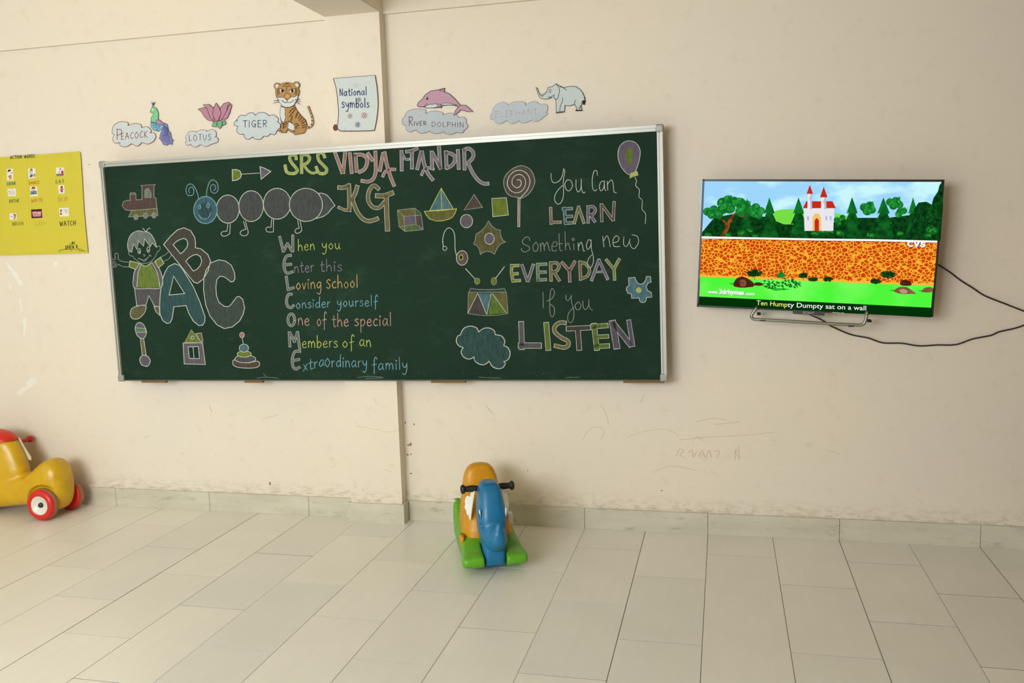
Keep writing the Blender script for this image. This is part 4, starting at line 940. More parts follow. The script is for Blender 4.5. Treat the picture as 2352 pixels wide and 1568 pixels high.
pic([(82,302),(155,298),(162,438),(84,440)], [('d',112,345,20,20,(226,214,204)), ('p',[(90,345),(95,315),(125,306),(132,325),(105,335)],HR), ('p',[(108,380),(138,372),(142,425),(112,430)],(206,140,50)), ('p',[(98,395),(110,380),(114,405)],(60,60,120)), ('s',[(130,350),(150,345)],(90,90,110),1.2)])
pic([(335,300),(425,296),(430,410),(342,416)], [('d',374,330,18,18,SK), ('p',[(355,322),(372,296),(394,315),(390,322)],(90,50,30)), ('d',372,352,22,14,(186,196,180)), ('p',[(355,395),(368,365),(398,372),(385,402)],(60,90,150)), ('p',[(400,362),(424,360),(424,392),(402,396)],(170,140,90)), ('p',[(352,398),(366,394),(364,406)],HR), ('s',[(352,345),(356,318),(372,312)],SK,1.4)])
pic([(665,288),(768,284),(772,388),(674,392)], [('d',722,312,12,14,SK), ('p',[(712,302),(722,292),(736,304),(726,306)],HR), ('p',[(730,330),(760,318),(765,385),(745,386)],(176,56,84)), ('p',[(675,362),(740,358),(742,388),(678,390)],(128,116,112)), ('s',[(700,330),(715,345),(705,360)],(110,100,100),.8)])
pic([(88,542),(188,535),(192,628),(95,632)], [('p',[(100,565),(160,558),(175,575),(180,610),(110,618)],(206,200,190)), ('d',152,549,5,4,(110,100,94)), ('p',[(104,566),(110,564),(114,580),(106,580)],(120,110,110))])
pic([(358,516),(444,512),(456,628),(364,632)], [('d',400,545,20,20,SK), ('p',[(376,548),(385,522),(402,514),(420,524),(424,545),(402,534)],(96,50,30)), ('p',[(366,568),(440,562),(444,600),(368,608)],(110,140,130)), ('s',[(375,575),(395,590),(420,570)],(60,70,70),1.0), ('s',[(366,608),(444,600)],(70,60,60),1.2)])
pic([(698,500),(770,496),(778,596),(704,600)], [('d',740,528,15,14,(150,94,70)), ('p',[(724,525),(728,510),(752,508),(757,524),(740,516)],HR), ('p',[(728,540),(752,540),(756,566),(726,568)],(206,72,106)), ('p',[(728,566),(756,566),(750,585),(735,582)],(70,70,150)), ('s',[(722,548),(716,556)],(150,94,70),1.2), ('s',[(756,545),(764,552)],(150,94,70),1.2)])
pic([(112,838),(198,832),(204,908),(116,912)], [('d',172,858,14,14,SK), ('p',[(160,845),(175,838),(190,852),(190,895),(182,870)],(140,84,40)), ('p',[(164,874),(182,872),(184,905),(166,905)],(186,110,90)), ('s',[(126,870),(140,878),(150,868)],(110,150,200),1.4)])
pic([(372,790),(500,783),(508,888),(380,895)], [('p',[(382,815),(498,812),(490,872),(398,875)],(204,130,146)), ('d',420,828,18,12,SK), ('d',470,828,18,12,SK), ('p',[(405,835),(440,838),(420,852)],(170,110,60))], ink((66, 26, 44)))
pic([(708,772),(822,768),(830,870),(714,874)], [('d',735,806,12,14,SK), ('p',[(720,810),(728,790),(744,790),(746,802),(732,804),(730,830)],(90,40,34)), ('p',[(718,832),(742,826),(746,852),(722,856)],(190,80,90)), ('p',[(768,790),(816,784),(818,830),(786,836)],(204,206,200)), ('s',[(766,792),(790,800),(786,830)],(120,130,120),.9), ('s',[(752,820),(764,812)],SK,1.2)])
o = sheet('tape_scrap', WP, B_, [(638,1415),(702,1408),(700,1472),(640,1474)], paper((228, 224, 210)), None, False, .0006, .0006)
tag(o, 'small pale scrap of paper stuck on wall under the yellow poster', 'paper scrap')

# ================================================================== TELEVISION
to, tX, tZ, tN, tW, tH = rectbasis(1.08218, -.15, 1.39644, 1.00588, .58525, -.06407, .01145, -.05049)
tv = thing('television', 'black flat television on the wall showing a cartoon scene', 'television', to)
def tquad(bm, u0, u1, v0, v1, d0, d1, mi=0):
    vs = [bm.verts.new(tX*u+tZ*v+tN*d_) for u in (u0, u1) for v in (v0, v1) for d_ in (d0, d1)]
    for f in ((0, 1, 3, 2), (4, 6, 7, 5), (0, 4, 5, 1), (2, 3, 7, 6), (0, 2, 6, 4), (1, 5, 7, 3)):
        bm.faces.new([vs[i] for i in f]).material_index = mi
BZ = plain('black_plastic', (22, 20, 22), .35); BK = plain('black_back', (26, 26, 27), .6)
u_, v_ = tW/2, tH/2; be, bb = .0095, .0138
bm = bmesh.new(); tquad(bm, -u_, u_, v_-be, v_, -.030, 0); tquad(bm, -u_, u_, -v_, -v_+bb, -.030, 0); tquad(bm, -u_, -u_+be, -v_, v_, -.030, 0); tquad(bm, u_-be*1.15, u_, -v_, v_, -.030, 0)
from_bm('bezel', bm, BZ, tv)
bm = bmesh.new(); tquad(bm, -u_+.004, u_-.004, -v_+.004, v_-.004, -.034, -.020); tquad(bm, -u_+.14, u_-.14, -v_+.06, v_-.16, -.07, -.03); from_bm('back_cover', bm, BK, tv)
bm = bmesh.new(); tquad(bm, -.2, .2, -.12, .14, -.085, -.07); tquad(bm, -.16, -.12, -.10, .12, -.115, -.08); tquad(bm, .12, .16, -.10, .12, -.135, -.08); from_bm('wall_bracket', bm, BK, tv)
SP = Plane(to-tN*.0045, tN)
M_, N_, O_, Q_ = (1590,390,7.84), (1880,390,7.35), (1590,560,7.587), (1880,560,6.03)
d = Draw(SP, (0, 0, 1), 0.0); d.STEP = .00004
SKY = glow((160, 218, 255), (205, 250, 255), 5.0, stretch=(1, 1, 2.2), lo=.48, hi=.62)
d.fill([(1610,416),(2166,413),(2140,728),(1604,699)], SKY)
HILL = glow((120, 226, 70)); d.fill([(1780,484),(1795,481),(1822,480),(1850,484),(1850,548),(1760,545)], HILL); d.fill([(1918,488),(1950,498),(1950,548),(1915,548)], HILL)
DG = glow((8, 62, 22), (22, 104, 36), 40); MG = glow((24, 128, 44), (14, 96, 34), 30); LG = glow((46, 170, 66), (20, 120, 44), 60); VD = glow((4, 40, 16), (16, 78, 26), 60); BT = glow((70, 200, 60), (30, 140, 44), 50)
d.fill([(1611,535),(1640,500),(1690,490),(1760,498),(1800,515),(1860,516),(1905,512),(1960,500),(2040,500),(2120,490),(2156,480),(2153,553),(1610,543)], VD)
def scalfoil(pts, r, jit, m, lm, n=4):
    for x, y, rr in pts:
        d.dot(x, y, rr, rr*.95, m)
    for x, y, rr in pts:
        for k_ in range(n): d.dot(x+random.uniform(-.75, .75)*rr, y+random.uniform(-.8, .6)*rr, r*random.uniform(.7, 1.2), r*random.uniform(.7, 1.2), lm)
scalfoil([(1625,486,10),(1640,481,10),(1650,492,11),(1634,494,9),(1660,466,13),(1672,460,12),(1686,463,12),(1660,480,12),(1676,478,13),(1700,466,13),(1712,472,12),(1720,482,12),(1702,486,13),(1736,476,10),(1748,484,9),(1732,490,10),(1742,494,9)], 3.4, 1, MG, LG, 5)
def conifer(x, top, base, w_, m1=MG, m2=DG):
    h = base-top
    for k_, (a, b, ww, mm) in enumerate(((.42, 1.0, 1.0, m2), (.26, .66, .80, DG), (.0, .40, .56, m1))):
        y0, y1 = top+h*a*.8, top+h*b; n = 7
        bottom = [(x+w_*ww/2-(w_*ww)*i/n, y1+(1.6 if i % 2 else -1.2)) for i in range(n+1)]
        d.fill([(x, y0)]+bottom, mm)
conifer(1767, 453, 545, 44); conifer(1834, 453, 546, 46); conifer(1957, 452, 546, 46); conifer(2029, 453, 546, 52); conifer(2097, 453, 546, 40); conifer(1716, 455, 540, 30)
scalfoil([(1985,476,10),(1998,472,10),(1992,484,11),(2003,482,9)], 3, 1, MG, LG, 5); scalfoil([(2044,464,9),(2058,463,11),(2066,470,9),(2052,472,10),(2068,486,9),(2076,484,8),(2064,492,8)], 3, 1, MG, LG, 5)
d.fill([(2085,552),(2092,520),(2100,480),(2110,465),(2128,463),(2140,470),(2144,455),(2154,440),(2158,425),(2164,417),(2166,470),(2160,553)], VD)
for k_ in range(120):
    x, y = random.uniform(2096, 2160), random.uniform(430, 515)
    if y > 470-(x-2128)*.9 and y > 466: d.stroke([(x, y), (x+random.uniform(-3, 3), y+random.uniform(2, 4))], .6, LG, step=False)
d.h += d.STEP
TR = glow((170, 84, 34), (110, 44, 20), 40)
d.crop(M_); d.fill([(495,1205),(560,1120),(600,1050),(590,960),(530,900),(480,885),(500,870),(560,900),(620,950),(680,870),(730,800),(780,760),(800,770),(740,850),(720,930),(680,960),(670,1050),(620,1130),(600,1205)], TR); d.fill([(860,830),(900,850),(1020,795),(1015,805),(900,870)], TR); d.fill([(610,1190),(700,1110),(690,1130),(640,1195)], TR); d.crop((0, 0, 1))
for x, y, r in ((1625,540,9),(1705,536,12),(1722,530,10),(1735,542,8),(1872,536,10),(1890,532,9),(1905,530,12),(1930,535,10),(2000,540,9),(2068,536,8),(2140,528,14),(2130,540,10),(1672,540,8)):
    d.dot(x, y, r, r*.8, DG)
    for k_ in range(7): d.stroke([(x+random.uniform(-.8, .8)*r, y-r*.6*random.random()), (x+random.uniform(-1, 1)*r, y+r*.5*random.random())], .8, BT, step=False)
    d.h += d.STEP
for x, y, r in ((1922,505,7),(1935,500,7),(1926,512,7)):
    d.dot(x, y, r, r, MG)
    for k_ in range(5): d.dot(x+random.uniform(-5, 5), y+random.uniform(-5, 5), 1.6, 1.4, BT)
# a plain little red-roofed keep in the distance
CW = glow((236, 234, 240)); CR = glow((200, 44, 26)); CY_ = glow((244, 200, 110)); CSH = glow((176, 190, 226))
d.fill([(1846,478),(1916,478),(1914,530),(1848,530)], CW); d.fill([(1844,478),(1852,462),(1912,462),(1920,478)], CR)
for x, w_, top, ey in ((1860, 12, 424, 444), (1892, 14, 428, 452)):
    d.fill([(x-w_*.4,ey),(x+w_*.4,ey),(x+w_*.45,480),(x-w_*.45,480)], CW); d.fill([(x+w_*.1,ey),(x+w_*.4,ey),(x+w_*.45,480),(x+w_*.1,480)], CSH); d.fill([(x-w_*.62,ey+1),(x,top),(x+w_*.62,ey+1)], CR); d.fill([(x-1.4,ey+8),(x+1.4,ey+8),(x+1.4,ey+15),(x-1.4,ey+15)], CY_)
d.fill([(1866,530),(1866,500),(1872,490),(1880,490),(1886,500),(1886,530)], CY_); d.fill([(1871,530),(1871,506),(1876,500),(1881,506),(1881,530)], CR)
for x in (1854, 1896, 1906): d.fill([(x,496),(x+4,496),(x+4,506),(x,506)], CSH)
# wall with its white coping
def crazy():
    m, N, L, bs = nodes('lit_screen_paving')
    bs.inputs['Base Color'].default_value = (0, 0, 0, 1); bs.inputs['Specular IOR Level'].default_value = 0
    t_ = N.new('ShaderNodeTexCoord'); v = N.new('ShaderNodeTexVoronoi'); v.feature = 'DISTANCE_TO_EDGE'; v.inputs['Scale'].default_value = 58; v.inputs['Randomness'].default_value = 1.0
    mp = N.new('ShaderNodeMapping'); mp.inputs['Scale'].default_value = (1, 1, 1.25); L.new(t_.outputs['Object'], mp.inputs[0]); L.new(mp.outputs[0], v.inputs['Vector'])
    f = ramp(N, L, v.outputs['Distance'], .07, .11); f2 = ramp(N, L, noise(N, L, 40, 2), .33, .37)
    f = math_(N, L, 'MULTIPLY', f, f2)
    L.new(mix(N, L, f, tuple(lin1(x) for x in (255,186,52))+(1,), tuple(lin1(x) for x in (206,66,14))+(1,)), bs.inputs['Emission Color']); bs.inputs['Emission Strength'].default_value = .95
    return m
d.fill([(1612,548),(1740,548.5),(1900,549.5),(2153,556),(2144,662),(2000,656),(1890,650),(1740,645),(1607,640)], crazy())
d.fill([(1608,628.5),(1740,633.5),(1890,639.5),(2030,645),(2145,649),(2144,660),(1890,650),(1740,644),(1607,638)], glow((250, 184, 58)))
for k_ in range(70):
    x = random.uniform(1612, 2138); y = 628.5+(x-1608)*.0385; ww = random.uniform(1.5, 4)
    d.fill([(x-ww, y-.5), (x+ww, y-.5), (x+ww*.2, y+random.uniform(2, 4))], glow((206, 66, 14)))
d.fill([(1612,542.5),(1740,545),(1900,548),(2000,549),(2153,552.5),(2152.5,557),(2000,553.5),(1900,552.5),(1740,549.5),(1611.5,547.5)], glow((255, 255, 255)))
d.stroke([(1611,548.5),(1740,550.5),(1900,553.5),(2000,554.5),(2152,558)], 1.2, glow((140, 40, 16)))
GR = glow((80, 250, 60), (116, 255, 92), 5, lo=.4, hi=.6)
d.fill([(1608,635),(1670,638),(1740,640),(1890,646.5),(2030,652),(2143,656),(2138.5,707),(1890,694),(1607,681)], GR)
d.fill([(1606.5,680.5),(1740,687),(1890,694),(2139.5,706.5),(2138,729),(1890,715),(1604,700)], glow((2, 50, 8)))
SHD = glow((40, 190, 40))
for p in ([(1674,651),(1690,648),(1690,656)], [(2041,666),(2056,665),(2056,670)], [(2108,666),(2118,666),(2116,670)], [(1760,660),(1800,662),(1818,664),(1780,668)]): d.fill(p, SHD)
RK = glow((92, 44, 26), (60, 24, 14), 30); RL = glow((150, 96, 74), (110, 60, 40), 60); RT = glow((150, 112, 82), (120, 80, 56), 20); RT2 = glow((190, 152, 124))
d.crop(O_); d.fill([(725,735),(722,690),(750,630),(800,585),(870,568),(940,590),(1000,620),(1060,670),(1082,710),(1060,745),(980,755),(880,762),(790,755)], RK, True); d.fill([(830,640),(900,620),(940,660),(930,730),(860,740),(835,690)], RL, True); d.fill([(1080,720),(1090,680),(1140,668),(1210,680),(1240,715),(1180,728)], RK, True)
d.crop(Q_); d.fill([(1040,655),(1080,615),(1140,592),(1220,598),(1290,640),(1350,688),(1260,692),(1140,690)], RT, True); d.fill([(1120,640),(1180,625),(1230,650),(1220,682),(1150,682)], RT2, True); d.fill([(1425,660),(1460,615),(1520,598),(1575,605),(1580,640),(1572,668),(1470,672)], RT, True); d.fill([(1130,560),(1140,515),(1200,495),(1270,520),(1290,560),(1260,580),(1170,578)], RK, True); d.crop((0, 0, 1))
def bush(x, y, rx, ry, n, m, trunk=True):
    d.dot(x, y, rx*.62, ry*.62, m)
    for k_ in range(n*2):
        a, q = random.uniform(0, 6.28), math.sqrt(random.random()); cx, cy = x+rx*q*math.cos(a), y+ry*q*math.sin(a); b_ = random.uniform(0, 6.28); r = random.uniform(2.0, 3.6)
        d.fill([(cx+r*math.cos(b_), cy+r*math.sin(b_)), (cx+r*.6*math.cos(b_+2), cy+r*.6*math.sin(b_+2)), (cx+r*.7*math.cos(b_+4), cy+r*.7*math.sin(b_+4))], m)
    d.h = d.h
    if trunk: d.stroke([(x, y), (x+.5, y+ry*1.9)], 1.0, m)
VB = glow((6, 40, 14), (16, 70, 22), 60); LV = glow((16, 110, 40), (30, 150, 54), 60)
def quick(f):
    s0 = d.STEP; d.STEP = .000004; f(); d.STEP = s0; d.h += s0
quick(lambda: bush(1733, 627, 18, 8, 90, VB)); quick(lambda: bush(1845, 632, 10, 6, 50, VB)); quick(lambda: bush(1868, 641, 11, 4.5, 45, VB, False)); quick(lambda: bush(1902, 641, 11, 5, 45, VB, False)); quick(lambda: bush(2040, 630, 17, 8, 90, VB)); quick(lambda: bush(2012, 646, 12, 5.5, 50, VB, False))
def leafy():
    for k_ in range(85):
        t_ = random.random(); cx = 1758+t_*78; cy = 652+random.uniform(-14, 12)*(1-abs(t_-.45)); a = random.uniform(-.6, .6)+(0 if t_ > .45 else 3.1); r = random.uniform(5, 9)
        d.fill([(cx, cy), (cx+r*.5*math.cos(a-.5), cy+r*.5*math.sin(a-.5)), (cx+r*math.cos(a+.3), cy+r*math.sin(a+.3)+1.5), (cx+r*.4*math.cos(a+.9), cy+r*.4*math.sin(a+.9))], LV if k_ % 3 else DG)
    d.fill([(1784,638),(1788,628),(1794,623),(1800,627),(1804,634),(1796,638)], LV)
quick(leafy)
d.build('screen', tv, off=to)
# writing shown on the screen
d2 = Draw(SP, O_, d.h+.0003); WG = glow((255, 255, 255)); YG = glow((244, 250, 120)); SHW = glow((40, 40, 60))
d2.text('www.', (282,866), (458,872), 82, SHW, .04); d2.text('www.', (278,860), (454,866), 82, WG, .04); d2.text('3drhymes', (472,878), (905,896), 118, SHW, .04); d2.text('3drhymes', (468,871), (902,889), 118, WG, .04); d2.text('.com', (926,896), (1088,904), 82, SHW, .04); d2.text('.com', (922,890), (1084,898), 82, WG, .04)
d2.build('web_address', tv, off=to); d2 = Draw(SP, (0, 0, 1), d.h+.0003)
d2.text('Ten Hump', (1737.2,700.0), (1808.2,704.6), 15.5, YG, .004); d2.text('ty Dumpty sat on a wall', (1808.8,704.7), (1989.2,712.6), 15.5, WG, .004)
d2.build('caption', tv, off=to); d2 = Draw(SP, (0, 0, 1), d.h+.0003)
d2.text('cvs', (2085,566.5), (2127,568.5), 27, glow((20,24,60)), .02); d2.text('cvs', (2083.5,565.5), (2125.5,567.5), 27, WG, .02)
d2.build('broadcast_logo', tv, off=to)
# foot stand, badge, sticker
FP = Plane(to+tN*.02, tN); SIL = plain('satin_metal', (142, 142, 128), .35, .7)
bm = bmesh.new()
pa = spline([(1736,709),(1731,716),(1727,722),(1726,727),(1730,732),(1740,733.5),(1760,734.5),(1820,738),(1900,743),(1960,746),(1975,746.5),(1984,743),(1988,735),(1991,722)])
tube(bm, [FP.hit(x, y)-to for x, y in pa], .0072, 12)
for x, y in ((1737, 711), (1991, 722)):
    p = FP.hit(x, y)-to; tube(bm, [p, p-tN*.035+tZ*.02], .007, 10)
from_bm('foot_stand', bm, SIL, tv, True)
for x, y in ((1752, 735), (1955, 748)):
    p = FP.hit(x, y)-to; bm = bmesh.new(); box(bm, p+V((-.012, -.008, -.004)), p+V((.012, .008, .002))); from_bm('rubber_foot', bm, BK, tv)
for x, y in ((1743, 720), (1996, 736)):
    p = Plane(to-tN*.05, tN).hit(x, y)-to; bm = bmesh.new(); box(bm, p+V((-.008, -.02, -.006)), p+V((.008, .03, .004))); bmesh.ops.recalc_face_normals(bm, faces=bm.faces); from_bm('stand_clip', bm, BK, tv)
q = [FP.hit(x, y, -.012)-to for x, y in ((1821,711),(1894.5,714.5),(1893.5,725),(1821,720.5))]
bm = bmesh.new(); a = [bm.verts.new(p) for p in q]; b = [bm.verts.new(p-tN*.012) for p in q]
bm.faces.new(a); bm.faces.new(b[::-1])
for i in range(4): bm.faces.new((a[i], a[(i+1) % 4], b[(i+1) % 4], b[i]))
bmesh.ops.recalc_face_normals(bm, faces=bm.faces); bevel(bm, .001, 2)
bd = from_bm('badge', bm, plain('smoked_plastic', (62, 64, 70), .25), tv)
d = Draw(FP, (0, 0, 1), -.0115); d.text('SONY', (1844,720.0), (1870,721.6), 7.6, plain('badge_print', (150, 146, 136), .4), .02); d.build('badge_lettering', bd, off=to)
d = Draw(Plane(to, tN), (0, 0, 1), .0004); d.fill([(1911.5,713.5),(1935,716),(1941.5,720),(1912,718)], plain('sticker_print', (206, 200, 170), .6)); d.stroke([(1918,716),(1934,717.6)], 1.6, plain('sticker_ink', (110, 112, 84), .6)); d.build('sticker', tv, off=to)
d = Draw(Plane(to, tN), (0, 0, 1), .0004); d.text('BRAVIA', (1615,416.6), (1626,416.4), 2.2, plain('badge_print', (96, 94, 92), .4)); d.build('bezel_lettering', tv, off=to)

# ---- two cables running off to the right
CAB = plain('black_cable', (44, 26, 20), .5)
def cable(label, pts, y0, y1):
    sp = spline(pts); n = len(sp); P3 = []
    for i, (x, y) in enumerate(sp):
        t_ = min(1, i/(n*.12)); P3.append(Plane((0, y0*(1-t_)+y1*t_, 0), (0, -1, 0)).hit(x, y))
    loc_ = P3[len(P3)//2]; bm = bmesh.new(); tube(bm, [p-loc_ for p in P3], .0034, 8)
    o = from_bm('cable', bm, CAB, None, True); o.location = loc_; return tag(o, label, 'cable', 'black cables of the television')
cable('black cable leaving the right edge of the television', [(2152,605.5),(2156,608),(2182,625),(2206,643.5),(2234,661),(2262,679),(2312,698.8),(2352,714.5),(2367,720)], -.10, -.012)
cable('black cable sagging low under the television', [(1852,717),(1864,724),(1880,731),(1894.5,739),(1901.5,745),(1951,767),(1994,776),(2027.6,787),(2070.7,788),(2110.5,794),(2152,792),(2195,791),(2234,778),(2275,770),(2294.5,761.6),(2329,754),(2352,746.5),(2366,741)], -.11, -.012)

# ================================================================== ELEPHANT ROCKER
ry = math.radians(24)
rk = thing('rocking_toy', 'plastic rocking toy with blue elephant head, orange seat and green base', 'rocking toy', (-.413, -.402, 0), ry)
def plastic(rgb, rough=.38): 
    key = ('plastic', tuple(rgb))
    if key in MATS: return MATS[key]
    m, N, L, bs = nodes('moulded_plastic')
    c = mix(N, L, ramp(N, L, noise(N, L, 18, 5), .4, .7), lin(rgb), lin(tuple(max(0, x*.93) for x in rgb)))
    L.new(c, bs.inputs['Base Color']); bs.inputs['Roughness'].default_value = rough; bump(N, L, bs, noise(N, L, 140, 3), .05, .004); MATS[key] = m; return m
X_, Y_, Z_ = V((1, 0, 0)), V((0, 1, 0)), V((0, 0, 1))
bm = bmesh.new()
loft(bm, [((0, y, (a+b)/2), X_*hw, Z_*((b-a)/2), 5.5) for y, a, b, hw in ((-.305,.052,.066,.128),(-.300,.040,.080,.142),(-.282,.030,.088,.148),(-.245,.022,.090,.147),(-.220,.018,.096,.141),(-.17,.010,.112,.135),(-.12,.004,.120,.132),(-.05,0,.128,.132),(.03,.002,.150,.132),(.09,.008,.185,.133),(.15,.016,.212,.134),(.20,.034,.212,.130),(.22,.06,.19,.118))])
cut = bmesh.new(); box(cut, (-.05, -.36, -.01), (.05, -.165, .30))
moulded('rocker_base', bm, plastic((96, 168, 34)), rk, .0055, 8, cut)
for sx in (-1, 1):
    for k_ in range(5):
        bm = bmesh.new(); yy = .09+k_*.022; ellipsoid(bm, (sx*.110, yy, .186+k_*.0068), (.015, .005, .006)); 
        from_bm('foot_grip', bm, plastic((96, 168, 34)), rk, True)
bm = bmesh.new()
loft(bm, [((0, (a+b)/2, z), X_*hw, Y_*((b-a)/2), 4) for z, a, b, hw in ((.085,-.140,.15,.119),(.10,-.142,.16,.122),(.15,-.134,.178,.118),(.20,-.112,.182,.108),(.24,-.07,.182,.099),(.275,.02,.18,.091),(.31,.062,.178,.084),(.345,.078,.172,.077),(.372,.084,.168,.066),(.390,.092,.162,.048),(.399,.102,.152,.022))])
moulded('seat_back', bm, plastic((206, 144, 4)), rk, .0055, 8)
bm = bmesh.new()
for sx in (-1,):
    loft(bm, [((sx*.126, -.112, z), X_*.010, Y_*w_, 3) for z, w_ in ((.072,.004),(.085,.016),(.105,.026),(.13,.03))])
from_bm('seat_lug', bm, plastic((206, 144, 4)), rk, True)
bm = bmesh.new()
loft(bm, [((0, c, z), X_*hx, Y_*hy, e) for z, hx, c, hy, e in ((.032,.040,-.245,.030,5),(.036,.047,-.245,.040,5),(.07,.048,-.243,.048,5),(.105,.050,-.232,.058,4.5),(.135,.055,-.215,.070,4),(.17,.061,-.205,.082,3.6),(.21,.064,-.198,.088,3.4),(.25,.064,-.190,.090,3.4),(.29,.060,-.182,.086,3.4),(.33,.054,-.172,.078,3.4),(.36,.048,-.166,.068,3.6),(.378,.040,-.162,.056,3.4),(.388,.028,-.16,.04,3))])
tube(bm, [(0,-.24,.205),(.002,-.275,.165),(.004,-.305,.155),(.007,-.325,.172),(.010,-.333,.205),(.013,-.333,.235),(.014,-.331,.248)], [.048,.054,.050,.041,.029,.017,.007], 14)
cut = bmesh.new(); ellipsoid(cut, (-.060, -.258, .212), (.020, .020, .013)); ellipsoid(cut, (-.056, -.276, .192), (.014, .026, .008))
moulded('elephant_head', bm, plastic((14, 110, 158)), rk, .0045, 7, cut)
hb = None
for sx in (-1, 1):
    bm = bmesh.new(); lathe(bm, [(0,0),(.012,0),(.0125,.016),(.0150,.024),(.0155,.04),(.0135,.062),(.0135,.067),(.0195,.070),(.0215,.077),(.0195,.084),(.013,.088),(.011,.085),(0,.085)], (sx*.036, -.115, .345), (sx, 0, .0), 24)
    from_bm('handle_grip', bm, plain('black_rubber', (26, 24, 24), .55), rk, True)
WHP = plain('white_plastic', (232, 232, 226), .4)
for sx in (-1, 1):
    pts = [(-.010,.0),(.012,.004),(.020,-.03),(.026,-.055),(.044,-.050),(.062,-.062),(.070,-.085),(.062,-.100),(.068,-.118),(.056,-.132),(.050,-.120),(.046,-.145),(.034,-.158),(.028,-.140),(.018,-.168),(.008,-.176),(.006,-.15),(.002,-.10),(-.004,-.05)]
    bm = bmesh.new(); A = [bm.verts.new((0, y, z)) for y, z in pts]
    hole = [(.024,-.075),(.036,-.080),(.034,-.098),(.024,-.100)]
    ang = math.radians(26)*sx
    front = []
    for dx in (0, .004):
        ring = [V((sx*(.062+dx)+(-math.sin(-ang))*y*.9+(-z)*.10*sx, -.122+y*math.cos(ang)*.8, .350+z*.86)) for y, z in pts]
        front.append(ring)
    bm.free(); bm = bmesh.new(); r1 = [bm.verts.new(p) for p in front[0]]; r2 = [bm.verts.new(p) for p in front[1]]; n = len(pts)
    for tri in geometry.tessellate_polygon([[V((y, z, 0)) for y, z in pts]]):
        bm.faces.new([r1[i] for i in tri]); bm.faces.new([r2[i] for i in reversed(tri)])
    for i in range(n): bm.faces.new((r1[i], r1[(i+1) % n], r2[(i+1) % n], r2[i]))
    from_bm('ear', bm, WHP, rk)
for sx in (-1, 1):
    bm = bmesh.new(); ellipsoid(bm, (sx*.0585, -.252, .268), (.004, .011, .020)); ew = from_bm('eye', bm, WHP, rk, True)
    bm = bmesh.new(); ellipsoid(bm, (sx*.0605, -.254, .262), (.0035, .008, .013)); from_bm('pupil', bm, plain('black_print', (22, 22, 26), .4), ew, True)
bm = bmesh.new(); box(bm, (.095, -.095, .155), (.1175, -.055, .205)); bmesh.ops.recalc_face_normals(bm, faces=bm.faces); bevel(bm, .003)
from_bm('sticker', bm, WHP, rk)

# ================================================================== YELLOW RIDE-ON
vl = V((-3.25, -.205, 0))
rd = thing('ride_on_toy', 'yellow plastic ride-on toy with red wheels at left edge', 'ride-on toy', vl)
def LV3(x, y, z): return V((x, y, z))-vl
bm = bmesh.new()
prof = [(-3.70,.10,.24,.04),(-3.66,.07,.30,.07),(-3.56,.05,.33,.092),(-3.45,.04,.31,.098),(-3.34,.035,.27,.095),(-3.26,.045,.235,.090),(-3.19,.055,.222,.088),(-3.13,.06,.232,.090),(-3.08,.06,.268,.094),(-3.03,.05,.308,.096),(-2.98,.035,.330,.094),(-2.945,.036,.326,.088),(-2.918,.05,.305,.076),(-2.90,.08,.265,.058),(-2.886,.12,.215,.030)]
loft(bm, [(LV3(x, -.205, (a+b)/2), Y_*hw, Z_*((b-a)/2), 2.7) for x, a, b, hw in prof])
loft(bm, [(LV3(c, -.205, z), X_*hx, Y_*hy, 2.5) for z, c, hx, hy in ((.12,-3.40,.23,.088),(.20,-3.37,.215,.086),(.26,-3.36,.205,.082),(.31,-3.365,.195,.078),(.36,-3.37,.180,.074),(.41,-3.38,.165,.072),(.44,-3.39,.145,.062))])
cut = bmesh.new()
lathe(cut, [(0,0),(.108,0),(.112,.05),(0,.05)], LV3(-2.985,-.330,.085), (0,1,0), 28); lathe(cut, [(0,0),(.108,0),(.112,.05),(0,.05)], LV3(-2.985,-.130,.085), (0,1,0), 28); lathe(cut, [(0,0),(.108,0),(.112,.05),(0,.05)], LV3(-3.46,-.330,.085), (0,1,0), 28); lathe(cut, [(0,0),(.108,0),(.112,.05),(0,.05)], LV3(-3.46,-.130,.085), (0,1,0), 28)
YP = plastic((206, 164, 14), .32)
moulded('body', bm, YP, rd, .0065, 9, cut)
bm = bmesh.new(); ellipsoid(bm, LV3(-3.375, -.205, .425), (.155, .092, .062), 0, 32, 16)
cutp = [f for f in bm.verts if f.co.z < .418]; bmesh.ops.delete(bm, geom=cutp, context='VERTS'); from_bm('cap', bm, plastic((206, 34, 16)), rd, True)
bm = bmesh.new(); lathe(bm, [(0,0),(.011,0),(.012,.05),(.0125,.095),(.011,.10),(.018,.105),(.020,.118),(.017,.130),(0,.134)], LV3(-3.272,-.155,.395), (0,1,-.03), 20); from_bm('handle_grip', bm, plastic((190, 22, 26)), rd, True)
bm = bmesh.new(); lathe(bm, [(0,0),(.011,0),(.012,.05),(.0125,.095),(.011,.10),(.018,.105),(.020,.118),(.017,.130),(0,.134)], LV3(-3.272,-.255,.395), (0,-1,-.03), 20); bm.free()
bm = bmesh.new()
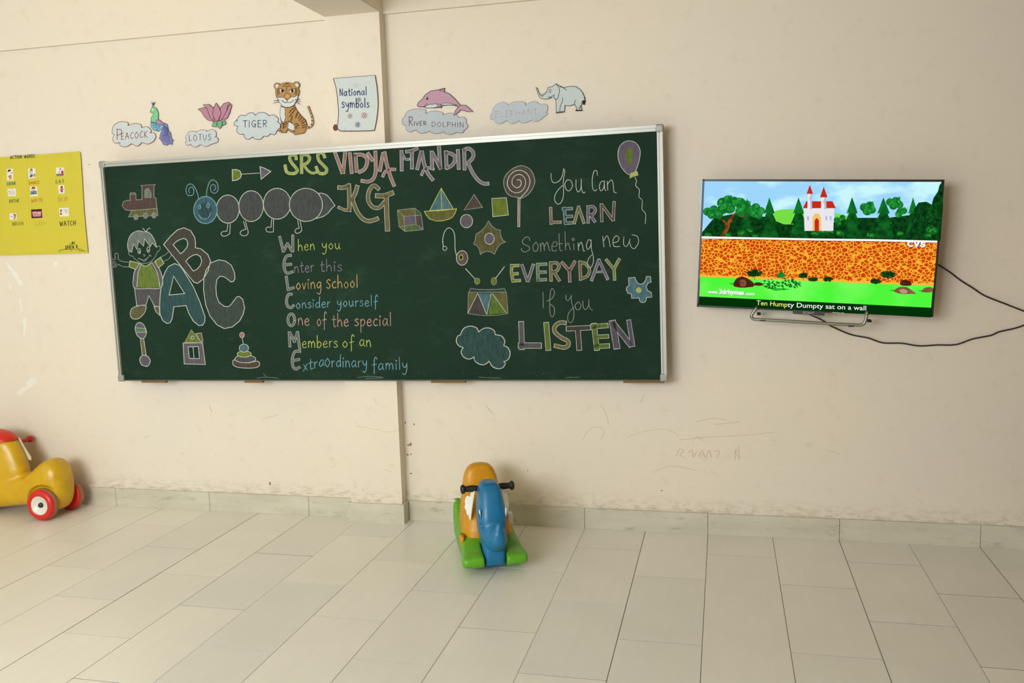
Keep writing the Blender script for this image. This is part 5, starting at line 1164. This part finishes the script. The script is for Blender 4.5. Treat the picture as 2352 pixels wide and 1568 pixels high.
ft = [(-3.270,.432),(-3.226,.430),(-3.198,.375),(-3.160,.316),(-3.160,.300),(-3.185,.302),(-3.225,.34),(-3.27,.39)]
r1 = [bm.verts.new(LV3(x, -.166, z)) for x, z in ft]; r2 = [bm.verts.new(LV3(x, -.160, z)) for x, z in ft]
bm.faces.new(r1); bm.faces.new(r2[::-1])
for i in range(len(ft)): bm.faces.new((r1[i], r1[(i+1) % len(ft)], r2[(i+1) % len(ft)], r2[i]))
from_bm('ear', bm, plain('cream_plastic', (214, 206, 178), .5), rd)
RED = plastic((206, 34, 26), .34); TRD = plain('worn_tread', (140, 120, 92), .8); HUB = plain('hub_plastic', (222, 220, 208), .35); NUT = plain('hub_cap', (44, 44, 48), .4)
def wheel(x, y, s):
    """s = -1: outer face towards the room"""
    c = LV3(x, y, .0895)
    bm = bmesh.new()
    lathe(bm, [(.0,.010),(.049,.010),(.053,.028),(.070,.030),(.082,.024),(.0865,.014),(.0885,.011),(.0895,.008),(.0895,-.012),(.0885,-.014),(.085,-.020),(.070,-.026),(.0,-.024)], c, (0, s, 0), 40, [0,0,0,0,0,0,1,1,1,0,0,0])
    w_ = from_bm('wheel', bm, [RED, TRD], rd, True)
    bm = bmesh.new(); lathe(bm, [(.0535,.0275),(.051,.0295),(.047,.0275),(.036,.0185),(.020,.0135),(.0,.0125)], c, (0, s, 0), 32); from_bm('hub', bm, HUB, w_, True)
    bm = bmesh.new(); lathe(bm, [(.015,.0125),(.014,.021),(.010,.026),(.004,.026),(.0,.024)], c, (0, s, 0), 20); from_bm('hub_cap', bm, NUT, w_, True)
wheel(-2.985, -.300, -1); wheel(-2.975, -.105, 1); wheel(-3.455, -.300, -1); wheel(-3.445, -.105, 1)
bm = bmesh.new(); tube(bm, [LV3(-2.985, -.29, .0895), LV3(-2.975, -.115, .0895)], .008, 10); from_bm('axle', bm, NUT, rd)
bm = bmesh.new(); tube(bm, [LV3(-3.455, -.29, .0895), LV3(-3.445, -.115, .0895)], .008, 10); from_bm('axle', bm, NUT, rd)
